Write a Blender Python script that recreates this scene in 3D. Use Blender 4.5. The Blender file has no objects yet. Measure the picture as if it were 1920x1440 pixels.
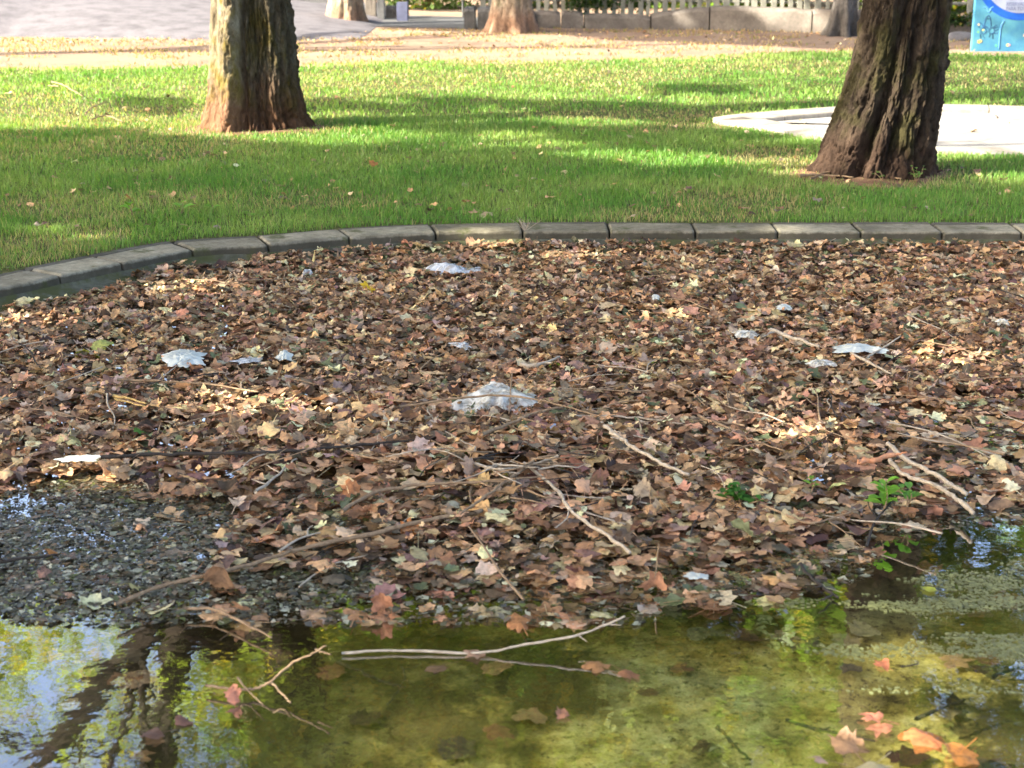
import bpy, math, random
import numpy as np
from mathutils import Vector, Matrix

random.seed(7)
RNG = np.random.default_rng(7)
SC = bpy.context.scene
COL = SC.collection
PI = math.pi

# ------------------------------------------------------------------ camera
CAM_H = 1.74
FPX = 3000.0                       # focal length in photograph pixels (1920 wide)
TH = math.atan(870.0 / FPX)        # downward pitch
cd = bpy.data.cameras.new('camera')
cam = bpy.data.objects.new('camera', cd); COL.objects.link(cam)
cam.location = (0, 0, CAM_H)
cam.rotation_euler = (PI / 2 - TH, 0, 0)
cd.sensor_width = 36.0
cd.lens = FPX / 1920 * 36.0
cd.clip_start = 0.05; cd.clip_end = 2000
cd.dof.use_dof = True; cd.dof.focus_distance = 7.2; cd.dof.aperture_fstop = 5.0
SC.camera = cam

# ------------------------------------------------------------------ sky + sun
SUN_EL = math.radians(30.0); SUN_AZ = math.radians(-109.0)   # azimuth measured from +Y towards +X
SUN = np.array([math.sin(SUN_AZ) * math.cos(SUN_EL), math.cos(SUN_AZ) * math.cos(SUN_EL), math.sin(SUN_EL)])
w = bpy.data.worlds.new('World'); SC.world = w; w.use_nodes = True
nt = w.node_tree
bg = nt.nodes['Background']
sky = nt.nodes.new('ShaderNodeTexSky'); sky.sky_type = 'NISHITA'; sky.sun_disc = False
sky.sun_elevation = SUN_EL; sky.sun_rotation = SUN_AZ; sky.air_density = 0.7; sky.dust_density = 4.0; sky.ozone_density = 0.4
nt.links.new(sky.outputs[0], bg.inputs[0]); bg.inputs[1].default_value = 0.15
sl = bpy.data.lights.new('sun', 'SUN'); sl.energy = 5.0; sl.angle = math.radians(0.5); sl.color = (1.0, 0.93, 0.80)
so = bpy.data.objects.new('sun', sl); COL.objects.link(so)
so.rotation_euler = Vector((-SUN[0], -SUN[1], -SUN[2])).to_track_quat('-Z', 'Y').to_euler()
SC.view_settings.view_transform = 'Standard'; SC.view_settings.look = 'None'
SC.view_settings.exposure = 2.25; SC.view_settings.gamma = 1.0; SC.view_settings.use_curve_mapping = False
SC.cycles.max_bounces = 10; SC.cycles.transparent_max_bounces = 16
SC.cycles.sample_clamp_indirect = 6.0
SC.cycles.use_denoising = True

# ------------------------------------------------------------------ geometry helpers
ct, st = math.cos(TH), math.sin(TH)
def ray(px, py):
    u = (px - 960) / FPX; v = (720 - py) / FPX
    return np.array([u, ct + v * st, -st + v * ct])
def at(px, py, z=0.0):
    d = ray(px, py); t = (z - CAM_H) / d[2]
    return np.array([d[0] * t, d[1] * t, z])
def atY(px, py, Y):
    d = ray(px, py); t = Y / d[1]
    return np.array([d[0] * t, Y, CAM_H + d[2] * t])
def to_px(x, y, z):
    dz = z - CAM_H
    depth = y * ct - dz * st
    up = y * st + dz * ct
    depth = np.where(depth < 0.3, 0.3, depth)
    return 960 + FPX * x / depth, 720 - FPX * up / depth
def scale_at(px, py, z=0.0):       # pixels per metre across
    p = at(px, py, z); return FPX / (p[1] * ct - (z - CAM_H) * st)
def refl(px, py, Y, zw=-0.105):     # the point at distance Y that the water shows at this pixel
    d = ray(px, py); t = (zw - CAM_H) / d[2]; p = d * t + np.array([0, 0, CAM_H])
    r = np.array([d[0], d[1], -d[2]]); s = (Y - p[1]) / r[1]
    return p + r * s

def hsh(ix, iy, iz, seed):
    h = (ix.astype(np.int64) * 374761393 + iy.astype(np.int64) * 668265263 + iz.astype(np.int64) * 2147483647 + seed * 1274126177) & 0xffffffff
    h = ((h ^ (h >> 13)) * 1274126177) & 0xffffffff
    h = h ^ (h >> 16)
    return (h & 0xffffff) / float(0xffffff)
def noise(x, y, z=0.0, seed=0):
    x = np.asarray(x, float); y = np.asarray(y, float); z = np.asarray(z, float) + 0 * x
    ix, iy, iz = np.floor(x), np.floor(y), np.floor(z)
    fx, fy, fz = x - ix, y - iy, z - iz
    fx, fy, fz = [f * f * (3 - 2 * f) for f in (fx, fy, fz)]
    r = 0
    for a in (0, 1):
        for b in (0, 1):
            for c in (0, 1):
                r = r + hsh(ix + a, iy + b, iz + c, seed) * (fx if a else 1 - fx) * (fy if b else 1 - fy) * (fz if c else 1 - fz)
    return r
def fbm(x, y, z=0.0, seed=0, o=4):
    r = 0; a = 0.5; s = 0
    for k in range(o):
        r = r + a * noise(np.asarray(x) * 2 ** k, np.asarray(y) * 2 ** k, np.asarray(z) * 2 ** k, seed + k); s += a; a *= .5
    return r / s

def tag(o, label=None, cat=None, group=None, kind=None):
    if label: o['label'] = label
    if cat: o['category'] = cat
    if group: o['group'] = group
    if kind: o['kind'] = kind
    return o
def link(name, me, parent=None, loc=None):
    o = bpy.data.objects.new(name, me); COL.objects.link(o)
    if loc is not None: o.location = loc
    if parent is not None: o.parent = parent
    return o
def empty(name, loc=(0, 0, 0)):
    o = bpy.data.objects.new(name, None); COL.objects.link(o); o.location = loc; o.empty_display_size = .1
    return o
def mesh_np(name, V, F, mat=None, col=None, smooth=False):
    """F: int array (n,3) or (n,4)"""
    me = bpy.data.meshes.new(name)
    V = np.asarray(V, np.float32); F = np.asarray(F, np.int32)
    me.vertices.add(len(V)); me.vertices.foreach_set('co', V.ravel())
    k = F.shape[1]
    me.loops.add(F.size); me.loops.foreach_set('vertex_index', F.ravel())
    me.polygons.add(len(F)); me.polygons.foreach_set('loop_start', np.arange(0, F.size, k, dtype=np.int32))
    if smooth: me.polygons.foreach_set('use_smooth', np.ones(len(F), bool))
    me.update(calc_edges=True)
    if col is not None:
        ca = me.color_attributes.new('tint', 'FLOAT_COLOR', 'POINT')
        c = np.ones((len(V), 4), np.float32); c[:, :3] = col
        ca.data.foreach_set('color', c.ravel())
    if mat: me.materials.append(mat)
    return me
def mesh_py(name, V, F, mat=None, smooth=False):
    me = bpy.data.meshes.new(name); me.from_pydata([tuple(v) for v in V], [], [tuple(f) for f in F])
    if smooth: me.polygons.foreach_set('use_smooth', [True] * len(me.polygons))
    if mat: me.materials.append(mat)
    me.update(); return me
def box_mesh(name, sx, sy, sz, mat, bev=0.01, base=True, jit=0.0):
    import bmesh
    bm = bmesh.new(); bmesh.ops.create_cube(bm, size=1)
    for v in bm.verts:
        v.co.x *= sx; v.co.y *= sy; v.co.z = (v.co.z + (.5 if base else 0)) * sz
        if jit: v.co += Vector([random.uniform(-jit, jit) for _ in range(3)])
    if bev: bmesh.ops.bevel(bm, geom=list(bm.edges), offset=bev, segments=2, affect='EDGES')
    me = bpy.data.meshes.new(name); bm.to_mesh(me); bm.free(); me.materials.append(mat); return me
def tube(paths, nseg=7):
    """paths: list of (points Nx3, radii N) -> V, F quads (end caps tapered)"""
    VV = []; FF = []; off = 0
    for P, R in paths:
        P = np.asarray(P, float); R = np.asarray(R, float); n = len(P)
        T = np.gradient(P, axis=0); T /= np.linalg.norm(T, axis=1)[:, None] + 1e-9
        up = np.array([0.0, 0, 1]) if abs(T[:, 2]).mean() < .8 else np.array([0.0, 1, 0])
        A = np.cross(T, up); A /= np.linalg.norm(A, axis=1)[:, None] + 1e-9
        B = np.cross(A, T)
        an = np.linspace(0, 2 * PI, nseg, endpoint=False)
        ring = P[:, None, :] + R[:, None, None] * (np.cos(an)[None, :, None] * A[:, None, :] + np.sin(an)[None, :, None] * B[:, None, :])
        VV.append(ring.reshape(-1, 3))
        i = np.arange(n - 1)[:, None] * nseg; j = np.arange(nseg)[None, :]; j2 = (j + 1) % nseg
        FF.append((np.stack([i + j, i + j2, i + nseg + j2, i + nseg + j], -1).reshape(-1, 4)) + off)
        start = off; off += n * nseg
        for e in (0, n - 1):
            VV.append(P[e][None]); base = start + e * nseg
            FF.append(np.array([[base + q, base + (q + 1) % nseg, off, off] for q in range(nseg)])); off += 1
    return np.concatenate(VV), np.concatenate(FF)
def tube_mesh(name, paths, mat, nseg=7, smooth=True):
    V, F = tube(paths, nseg)
    faces = [tuple(dict.fromkeys(f)) for f in F.tolist()]
    return mesh_py(name, V, faces, mat, smooth)
def catmull(P, n=12, closed=False):
    P = np.asarray(P, float); out = []; N = len(P)
    rng = range(N) if closed else range(N - 1)
    for i in rng:
        if closed: p0, p1, p2, p3 = P[(i - 1) % N], P[i], P[(i + 1) % N], P[(i + 2) % N]
        else: p0, p1, p2, p3 = P[max(i - 1, 0)], P[i], P[i + 1], P[min(i + 2, N - 1)]
        for t in np.linspace(0, 1, n, endpoint=False):
            out.append(.5 * ((2 * p1) + (-p0 + p2) * t + (2 * p0 - 5 * p1 + 4 * p2 - p3) * t ** 2 + (-p0 + 3 * p1 - 3 * p2 + p3) * t ** 3))
    if not closed: out.append(P[-1])
    return np.array(out)
def inside_poly(x, y, poly):
    x = np.asarray(x, float); y = np.asarray(y, float); r = np.zeros(x.shape, bool); n = len(poly)
    j = n - 1
    for i in range(n):
        xi, yi = poly[i][0], poly[i][1]; xj, yj = poly[j][0], poly[j][1]
        c = ((yi > y) != (yj > y)) & (x < (xj - xi) * (y - yi) / (yj - yi + 1e-12) + xi)
        r ^= c; j = i
    return r

# ------------------------------------------------------------------ material helpers
class NM:
    def __init__(s, name):
        s.m = bpy.data.materials.new(name); s.m.use_nodes = True; s.t = s.m.node_tree; s.N = s.t.nodes; s.L = s.t.links
        s.b = s.N['Principled BSDF']; s.out = s.N['Material Output']
    def n(s, t, **k):
        x = s.N.new(t)
        for a, v in k.items(): setattr(x, a, v)
        return x
    def coord(s, scale=(1, 1, 1), kind='Object'):
        c = s.n('ShaderNodeTexCoord'); mp = s.n('ShaderNodeMapping'); mp.inputs['Scale'].default_value = scale
        s.L.new(c.outputs[kind], mp.inputs[0]); return mp.outputs[0]
    def noise(s, vec, scale, detail=5, rough=.55, dist=0.0):
        x = s.n('ShaderNodeTexNoise'); x.inputs['Scale'].default_value = scale; x.inputs['Detail'].default_value = detail
        x.inputs['Roughness'].default_value = rough; x.inputs['Distortion'].default_value = dist
        if vec is not None: s.L.new(vec, x.inputs['Vector'])
        return x.outputs[0]
    def voro(s, vec, scale, feature='F1'):
        x = s.n('ShaderNodeTexVoronoi'); x.feature = feature; x.inputs['Scale'].default_value = scale
        s.L.new(vec, x.inputs['Vector']); return x.outputs[0]
    def ramp(s, fac, stops, interp='LINEAR'):
        x = s.n('ShaderNodeValToRGB'); cr = x.color_ramp; cr.interpolation = interp
        while len(cr.elements) < len(stops): cr.elements.new(.5)
        for e, (p, c) in zip(cr.elements, stops):
            e.position = p; e.color = (*c, 1) if len(c) == 3 else c
        s.L.new(fac, x.inputs[0]); return x.outputs[0]
    def mix(s, fac, a, b, mode='MIX'):
        x = s.n('ShaderNodeMixRGB', blend_type=mode)
        for i, v in enumerate((fac, a, b)):
            if isinstance(v, (int, float)): x.inputs[i].default_value = v
            elif isinstance(v, tuple): x.inputs[i].default_value = (*v, 1)
            else: s.L.new(v, x.inputs[i])
        return x.outputs[0]
    def math(s, op, a, b=0.0, clamp=False):
        x = s.n('ShaderNodeMath', operation=op, use_clamp=clamp)
        for i, v in enumerate((a, b)):
            if isinstance(v, (int, float)): x.inputs[i].default_value = v
            else: s.L.new(v, x.inputs[i])
        return x.outputs[0]
    def bump(s, h, strength=.5, dist=.01):
        x = s.n('ShaderNodeBump'); x.inputs['Strength'].default_value = strength; x.inputs['Distance'].default_value = dist
        s.L.new(h, x.inputs['Height']); return x.outputs[0]
    def base(s, c, rough=.8, spec=.3):
        if isinstance(c, tuple): s.b.inputs['Base Color'].default_value = (*c, 1)
        else: s.L.new(c, s.b.inputs['Base Color'])
        if isinstance(rough, (int, float)): s.b.inputs['Roughness'].default_value = rough
        else: s.L.new(rough, s.b.inputs['Roughness'])
        s.b.inputs['Specular IOR Level'].default_value = spec
    def sep_z(s, kind='Object'):
        c = s.n('ShaderNodeTexCoord'); x = s.n('ShaderNodeSeparateXYZ'); s.L.new(c.outputs[kind], x.inputs[0]); return x.outputs

def G(s, v): return tuple(a * v for a in s)

# leaf of the litter: colour from the mesh (joined mass) or from the object (single leaves)
def litter_mat(name, source, rough=.62, spec=.35):
    m = NM(name)
    if source == 'attr':
        a = m.n('ShaderNodeAttribute'); a.attribute_name = 'tint'; c = a.outputs['Color']
    else:
        a = m.n('ShaderNodeObjectInfo'); c = a.outputs['Color']
    g = m.n('ShaderNodeNewGeometry')
    pos = g.outputs['Position']
    n1 = m.noise(pos, 55, 4, .6); n2 = m.noise(pos, 300, 3, .6)
    c = m.mix(1.0, c, m.ramp(n1, [(.3, (.55, .52, .5)), (.52, (1, 1, 1)), (.75, (1.25, 1.2, 1.1))]), 'MULTIPLY')
    c = m.mix(.6, c, m.ramp(n2, [(.3, (.75, .75, .75)), (.7, (1.15, 1.15, 1.15))]), 'MULTIPLY')
    m.base(c, rough, spec)
    m.L.new(m.bump(n2, .5, .002), m.b.inputs['Normal'])
    t = m.n('ShaderNodeBsdfTranslucent'); m.L.new(c, t.inputs[0]); mx = m.n('ShaderNodeMixShader'); mx.inputs[0].default_value = .18
    m.L.new(m.b.outputs[0], mx.inputs[1]); m.L.new(t.outputs[0], mx.inputs[2]); m.L.new(mx.outputs[0], m.out.inputs[0])
    return m.m
M_LIT = litter_mat('litter_leaf', 'attr'); M_WET = litter_mat('soaked_leaf', 'attr', .22, .6)
M_LEAF = litter_mat('single_leaf', 'obj', .55)

def foliage_mat(name, tr=.45, mul=1.0):
    m = NM(name)
    a = m.n('ShaderNodeAttribute'); a.attribute_name = 'tint'; c = a.outputs['Color']
    m.base(c, .5, .35)
    t = m.n('ShaderNodeBsdfTranslucent'); c2 = m.mix(1.0, c, (1.6 * mul, 1.7 * mul, .7 * mul), 'MULTIPLY'); m.L.new(c2, t.inputs[0])
    mx = m.n('ShaderNodeMixShader'); mx.inputs[0].default_value = tr
    m.L.new(m.b.outputs[0], mx.inputs[1]); m.L.new(t.outputs[0], mx.inputs[2]); m.L.new(mx.outputs[0], m.out.inputs[0])
    return m.m
M_CROWN = foliage_mat('crown_leaf')
M_GRASS = foliage_mat('grass_blade', .35)

def ground_mat():
    m = NM('dry_earth'); v = m.coord()
    n1 = m.noise(v, .7, 5, .6); n2 = m.noise(v, 7, 5, .65); n3 = m.noise(v, 60, 4, .7)
    c = m.ramp(n1, [(.3, (.24, .15, .11)), (.5, (.29, .20, .14)), (.7, (.33, .25, .175))])
    c = m.mix(m.ramp(n2, [(.45, (0, 0, 0)), (.7, (.6, .6, .6))]), c, (.38, .28, .18))
    c = m.mix(.7, c, m.ramp(n3, [(.25, (.6, .58, .55)), (.7, (1.15, 1.15, 1.15))]), 'MULTIPLY')
    m.base(c, .95, .1); m.L.new(m.bump(n3, .6, .02), m.b.inputs['Normal']); return m.m
def lawn_mat():
    m = NM('lawn_soil'); v = m.coord()
    n1 = m.noise(v, 1.3, 4, .6); n2 = m.noise(v, 25, 5, .7); n3 = m.noise(v, 140, 3, .7)
    c = m.ramp(n2, [(.3, (.045, .06, .02)), (.5, (.10, .12, .035)), (.68, (.22, .18, .09))])
    c = m.mix(m.ramp(n1, [(.5, (0, 0, 0)), (.75, (.5, .5, .5))]), c, (.25, .21, .10))
    c = m.mix(.8, c, m.ramp(n3, [(.3, (.55, .55, .55)), (.7, (1.3, 1.3, 1.3))]), 'MULTIPLY')
    m.base(c, .95, .1); m.L.new(m.bump(n3, .8, .02), m.b.inputs['Normal']); return m.m
def concrete_mat(name, c0, c1, moss=0.0, scale=1.0, rough=.85, lowmoss=False):
    m = NM(name); v = m.coord((scale,) * 3, 'Object'); g = m.n('ShaderNodeNewGeometry'); v = g.outputs['Position']
    n1 = m.noise(v, 3.0, 5, .6); n2 = m.noise(v, 22, 5, .65); n3 = m.noise(v, 160, 3, .7)
    c = m.ramp(n2, [(.3, c0), (.68, c1)])
    c = m.mix(m.ramp(n1, [(.42, (0, 0, 0)), (.72, (.75, .75, .75))]), c, G(c0, .45))
    c = m.mix(.7, c, m.ramp(n3, [(.3, (.7, .7, .7)), (.7, (1.2, 1.2, 1.2))]), 'MULTIPLY')
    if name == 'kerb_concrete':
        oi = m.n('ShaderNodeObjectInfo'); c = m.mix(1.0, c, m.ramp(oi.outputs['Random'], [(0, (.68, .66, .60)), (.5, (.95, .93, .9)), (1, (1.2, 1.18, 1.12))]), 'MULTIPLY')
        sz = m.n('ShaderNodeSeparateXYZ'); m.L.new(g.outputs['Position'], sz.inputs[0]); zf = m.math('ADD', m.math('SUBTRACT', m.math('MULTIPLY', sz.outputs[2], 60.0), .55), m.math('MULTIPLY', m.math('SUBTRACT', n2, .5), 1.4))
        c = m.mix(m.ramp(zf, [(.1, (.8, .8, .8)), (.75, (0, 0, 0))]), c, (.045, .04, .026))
    if moss:
        n4 = m.noise(v, 5.0, 5, .7)
        f = m.ramp(n4, [(.62 - moss * .3, (0, 0, 0)), (.72 - moss * .3, (.85, .85, .85))])
        c = m.mix(f, c, (.07, .075, .022))
    m.base(c, rough, .25); m.L.new(m.bump(m.math('ADD', n3, n2), .6, .008), m.b.inputs['Normal']); return m.m
M_EARTH = ground_mat(); M_LAWN = lawn_mat()
M_KERB = concrete_mat('kerb_concrete', (.18, .165, .115), (.36, .33, .25), .22)
M_KERBB = concrete_mat('kerb_back_concrete', (.09, .08, .06), (.16, .145, .11), .15)
M_PWALL = concrete_mat('mossy_pond_wall', (.075, .075, .05), (.15, .15, .105), .6)
M_WALL = concrete_mat('wall_concrete', (.15, .13, .11), (.23, .20, .165), 0)
M_WALLD = concrete_mat('dark_wall_concrete', (.10, .10, .10), (.16, .16, .155), 0)
M_BASIN = concrete_mat('basin_concrete', (.38, .35, .31), (.47, .44, .39), 0)
M_BASINK = concrete_mat('basin_kerb_concrete', (.34, .30, .24), (.44, .39, .32), 0)
M_MOUND = concrete_mat('grey_surface', (.14, .13, .137), (.18, .168, .175), 0)
M_STONE = concrete_mat('field_stone', (.15, .145, .145), (.21, .205, .205), 0)

BEDY = at(960, 1225, -.245)[1]
def bed_mat():
    m = NM('algae_bed'); g = m.n('ShaderNodeNewGeometry'); v = g.outputs['Position']
    mp = m.n('ShaderNodeMapping'); mp.inputs['Scale'].default_value = (1, 1.0, 1); m.L.new(v, mp.inputs[0]); v = mp.outputs[0]
    n1 = m.noise(v, 1.4, 6, .68); n2 = m.noise(v, 9, 7, .75); n3 = m.noise(v, 38, 6, .8); n4 = m.noise(v, 2.3, 3, .5); n5 = m.noise(v, 130, 3, .7)
    c = m.ramp(n2, [(.34, (.10, .08, .025)), (.46, (.32, .26, .06)), (.58, (.50, .43, .13)), (.68, (.58, .52, .22))])
    c = m.mix(m.ramp(n4, [(.48, (0, 0, 0)), (.64, (.8, .8, .8))]), c, m.ramp(n2, [(.36, (.12, .12, .05)), (.6, (.40, .43, .21))]))
    c = m.mix(m.ramp(n1, [(.40, (.92, .92, .92)), (.50, (0, 0, 0))]), c, (.035, .028, .014))
    c = m.mix(m.ramp(n3, [(.40, (.9, .9, .9)), (.45, (0, 0, 0))]), c, (.05, .04, .015))
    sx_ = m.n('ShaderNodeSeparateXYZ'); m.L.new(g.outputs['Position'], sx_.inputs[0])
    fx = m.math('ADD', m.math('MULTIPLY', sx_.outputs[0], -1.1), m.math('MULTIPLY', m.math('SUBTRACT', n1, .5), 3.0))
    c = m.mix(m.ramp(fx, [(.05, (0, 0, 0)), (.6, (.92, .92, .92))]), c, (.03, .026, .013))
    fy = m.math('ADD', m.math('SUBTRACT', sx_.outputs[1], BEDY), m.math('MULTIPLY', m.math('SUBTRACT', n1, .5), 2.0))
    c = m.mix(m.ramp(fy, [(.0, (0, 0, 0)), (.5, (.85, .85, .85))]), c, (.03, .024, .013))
    c = m.mix(.7, c, m.ramp(n5, [(.3, (.6, .6, .6)), (.65, (1.2, 1.2, 1.2))]), 'MULTIPLY')
    m.base(c, .95, .1); m.L.new(m.bump(n2, .5, .02), m.b.inputs['Normal']); return m.m
def water_mat():
    m = NM('pond_water'); g = m.n('ShaderNodeNewGeometry'); v = g.outputs['Position']
    fr = m.n('ShaderNodeFresnel'); fr.inputs[0].default_value = 1.36
    mp = m.n('ShaderNodeMapping'); mp.inputs['Scale'].default_value = (1, 1, 1); m.L.new(v, mp.inputs[0])
    n1 = m.noise(mp.outputs[0], 3.0, 3, .5); n2 = m.noise(mp.outputs[0], 22, 2, .5)
    # calmer in open water, ruffled where scum and leaves float
    n3 = m.noise(mp.outputs[0], 75, 2, .6)
    h = m.math('ADD', m.math('MULTIPLY', n1, .9), m.math('MULTIPLY', n2, .22))
    h = m.math('ADD', h, m.math('MULTIPLY', n3, .02))
    bp = m.bump(h, 1.0, .0014)
    m.L.new(bp, fr.inputs['Normal'])
    gl = m.n('ShaderNodeBsdfGlossy'); gl.inputs['Roughness'].default_value = .015; gl.inputs[0].default_value = (1, 1, 1, 1); m.L.new(bp, gl.inputs['Normal'])
    tr = m.n('ShaderNodeBsdfTransparent'); tr.inputs[0].default_value = (.93, .93, .80, 1)
    mx = m.n('ShaderNodeMixShader'); f = m.math('MULTIPLY', m.math('MULTIPLY', fr.outputs[0], 5.2, True), m.math('SUBTRACT', 1.0, g.outputs['Backfacing']))
    m.L.new(f, mx.inputs[0]); m.L.new(tr.outputs[0], mx.inputs[1]); m.L.new(gl.outputs[0], mx.inputs[2]); m.L.new(mx.outputs[0], m.out.inputs[0])
    return m.m
def bark_mat(name, low, mid, moss, hi, zlow=.5, mossamt=.5, tinted=False):
    m = NM(name); v = m.coord((1, 1, .5)); v2 = m.coord((1, 1, .9))
    z = m.sep_z()[2]
    n1 = m.noise(v, 6, 5, .65, .6); n2 = m.noise(v, 28, 5, .7, .5); n3 = m.noise(v2, 90, 4, .75); n4 = m.noise(v2, 3.5, 4, .6)
    c = m.ramp(n1, [(.3, G(mid, .55)), (.5, mid), (.68, hi)])
    c = m.mix(m.ramp(n4, [(.62 - .2 * mossamt, (0, 0, 0)), (.74 - .2 * mossamt, (.8, .8, .8))]), c, moss)
    zf = m.math('ADD', m.math('DIVIDE', z, zlow), m.math('MULTIPLY', m.math('SUBTRACT', n4, .5), 1.5))
    c = m.mix(m.ramp(zf, [(.35, (.9, .9, .9)), (1.0, (0, 0, 0))]), c, m.ramp(n1, [(.3, G(low, .6)), (.7, G(low, 1.2))]))
    c = m.mix(.8, c, m.ramp(n2, [(.3, (.35, .33, .3)), (.5, (1, 1, 1)), (.75, (1.25, 1.25, 1.2))]), 'MULTIPLY')
    c = m.mix(.6, c, m.ramp(n3, [(.3, (.6, .6, .6)), (.7, (1.2, 1.2, 1.2))]), 'MULTIPLY')
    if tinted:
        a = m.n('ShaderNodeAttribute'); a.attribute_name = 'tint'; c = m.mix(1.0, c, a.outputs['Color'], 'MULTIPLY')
    m.base(c, .95, .12)
    m.L.new(m.bump(m.math('ADD', n2, m.math('MULTIPLY', n3, .5)), .9, .02), m.b.inputs['Normal']); return m.m
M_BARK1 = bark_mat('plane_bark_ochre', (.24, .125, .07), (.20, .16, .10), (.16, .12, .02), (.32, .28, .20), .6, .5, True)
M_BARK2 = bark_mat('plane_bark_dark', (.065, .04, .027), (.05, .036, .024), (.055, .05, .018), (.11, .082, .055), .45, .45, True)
M_LIMB = bark_mat('dark_limb_bark', (.045, .033, .023), (.035, .027, .02), (.04, .035, .018), (.07, .055, .04), .1, .2)
M_BARK3 = bark_mat('plane_bark_far', (.32, .19, .12), (.30, .24, .17), (.22, .2, .12), (.42, .36, .27), .5, .2)
def twig_mat(name, a, b):
    m = NM(name); g = m.n('ShaderNodeNewGeometry'); v = g.outputs['Position']
    n = m.noise(v, 60, 4, .6); c = m.ramp(n, [(.3, a), (.7, b)]); m.base(c, .75, .3)
    m.L.new(m.bump(n, .6, .003), m.b.inputs['Normal']); return m.m
M_TW_TAN = twig_mat('tan_stick', (.16, .10, .055), (.33, .23, .13))
M_TW_PALE = twig_mat('pale_stick', (.28, .22, .15), (.50, .43, .32))
M_TW_DARK = twig_mat('wet_black_stick', (.015, .012, .01), (.05, .04, .03))
M_TW_RED = twig_mat('orange_stick', (.45, .18, .08), (.65, .32, .16))
M_TW_YEL = twig_mat('yellow_stick', (.42, .27, .08), (.6, .42, .16))
def simple(name, c, rough=.6, spec=.3, var=.25):
    m = NM(name); g = m.n('ShaderNodeNewGeometry'); n = m.noise(g.outputs['Position'], 9, 5, .65)
    cc = m.mix(1.0, c, m.ramp(n, [(.3, (1 - var,) * 3), (.7, (1 + var,) * 3)]), 'MULTIPLY'); m.base(cc, rough, spec); return m.m
def plastic_mat(name, c, alpha=.75, rough=.25):
    m = NM(name); g = m.n('ShaderNodeNewGeometry'); n = m.noise(g.outputs['Position'], 18, 5, .7, 1.0)
    cc = m.mix(1.0, c, m.ramp(n, [(.32, (.55, .52, .42)), (.55, (1, 1, 1))]), 'MULTIPLY')
    m.base(cc, rough, .6); m.L.new(m.bump(n, .7, .006), m.b.inputs['Normal'])
    t = m.n('ShaderNodeBsdfTransparent'); mx = m.n('ShaderNodeMixShader')
    f = m.ramp(n, [(.35, (alpha - .25,) * 3), (.6, (min(alpha + .2, 1),) * 3)])
    m.L.new(f, mx.inputs[0]); m.L.new(t.outputs[0], mx.inputs[1]); m.L.new(m.b.outputs[0], mx.inputs[2]); m.L.new(mx.outputs[0], m.out.inputs[0]); return m.m
M_BAG = plastic_mat('dirty_clear_plastic', (.70, .69, .60), .62)
M_CLEAR = plastic_mat('clear_plastic', (.62, .66, .68), .6, .15)
M_PAPER = simple('damp_paper', (.46, .49, .44), .7, .3, .3)
M_BED = bed_mat(); M_WATER = water_mat()

# ------------------------------------------------------------------ pond outline (front edge of the kerb top)
edge_px = [(0, 540), (113, 515), (230, 491), (361, 466), (503, 457), (655, 444), (817, 436), (980, 433), (1143, 432), (1304, 432.5), (1459, 433), (1615, 433), (1767, 433), (1916, 433.5)]
KZ = .03
far = [at(x, y, KZ)[:2] for x, y in edge_px]
rest = [(4.1, 8.95), (5.3, 8.3), (6.3, 7.2), (6.8, 5.6), (6.5, 3.8), (5.2, 2.2), (3.2, 1.35), (.8, 1.1), (-1.6, 1.25), (-3.3, 2.1), (-4.0, 3.7), (-3.9, 5.4), (-3.3, 6.8)]
ctrl = np.array([*far, *rest])
OUT = catmull(ctrl, 14, True)                # counter-clockwise or clockwise, closed
seg = np.linalg.norm(np.roll(OUT, -1, 0) - OUT, axis=1); ARC = np.concatenate([[0], np.cumsum(seg)])
TOTAL = ARC[-1]
def on_curve(s, off=0.0):
    s = np.asarray(s) % TOTAL
    X = np.interp(s, ARC, np.append(OUT[:, 0], OUT[0, 0])); Y = np.interp(s, ARC, np.append(OUT[:, 1], OUT[0, 1]))
    e = .05
    X2 = np.interp((s + e) % TOTAL, ARC, np.append(OUT[:, 0], OUT[0, 0])); Y2 = np.interp((s + e) % TOTAL, ARC, np.append(OUT[:, 1], OUT[0, 1]))
    X1 = np.interp((s - e) % TOTAL, ARC, np.append(OUT[:, 0], OUT[0, 0])); Y1 = np.interp((s - e) % TOTAL, ARC, np.append(OUT[:, 1], OUT[0, 1]))
    tx, ty = X2 - X1, Y2 - Y1; L = np.hypot(tx, ty); nx, ny = -ty / L, tx / L     # left of travel; travel is +X on the far side -> +Y = outward
    return np.stack([X + nx * off, Y + ny * off], -1)
CEN = np.array([1.3, 5.2])
S_ALL = np.linspace(0, TOTAL, 240, endpoint=False)

def ring_sheet(name, rings, mat, smooth=True):
    """rings: list of (N,3) closed rings"""
    V = np.concatenate(rings); N = len(rings[0]); F = []
    i = np.arange(N); j = (i + 1) % N
    for k in range(len(rings) - 1):
        F.append(np.stack([k * N + i, k * N + j, (k + 1) * N + j, (k + 1) * N + i], -1))
    return mesh_np(name, V, np.concatenate(F), mat, None, smooth)
def z3(P, z): return np.column_stack([P, np.full(len(P), z) if np.isscalar(z) else z])

outer = on_curve(S_ALL, .30); dirv = outer - CEN; dirn = dirv / np.linalg.norm(dirv, axis=1)[:, None]
rings = [z3(on_curve(S_ALL, .20), -.06), z3(on_curve(S_ALL, .30), -.004)]
for d in (2, 5, 9, 14, 20, 28, 45, 90, 250, 700):
    P = outer + dirn * d; zz = np.full(len(P), -.004)
    rings.append(z3(P, zz))
g = link('ground', ring_sheet('ground', rings, M_EARTH)); tag(g, kind='structure', label='dry tan earth ground beyond the lawn')

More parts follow.
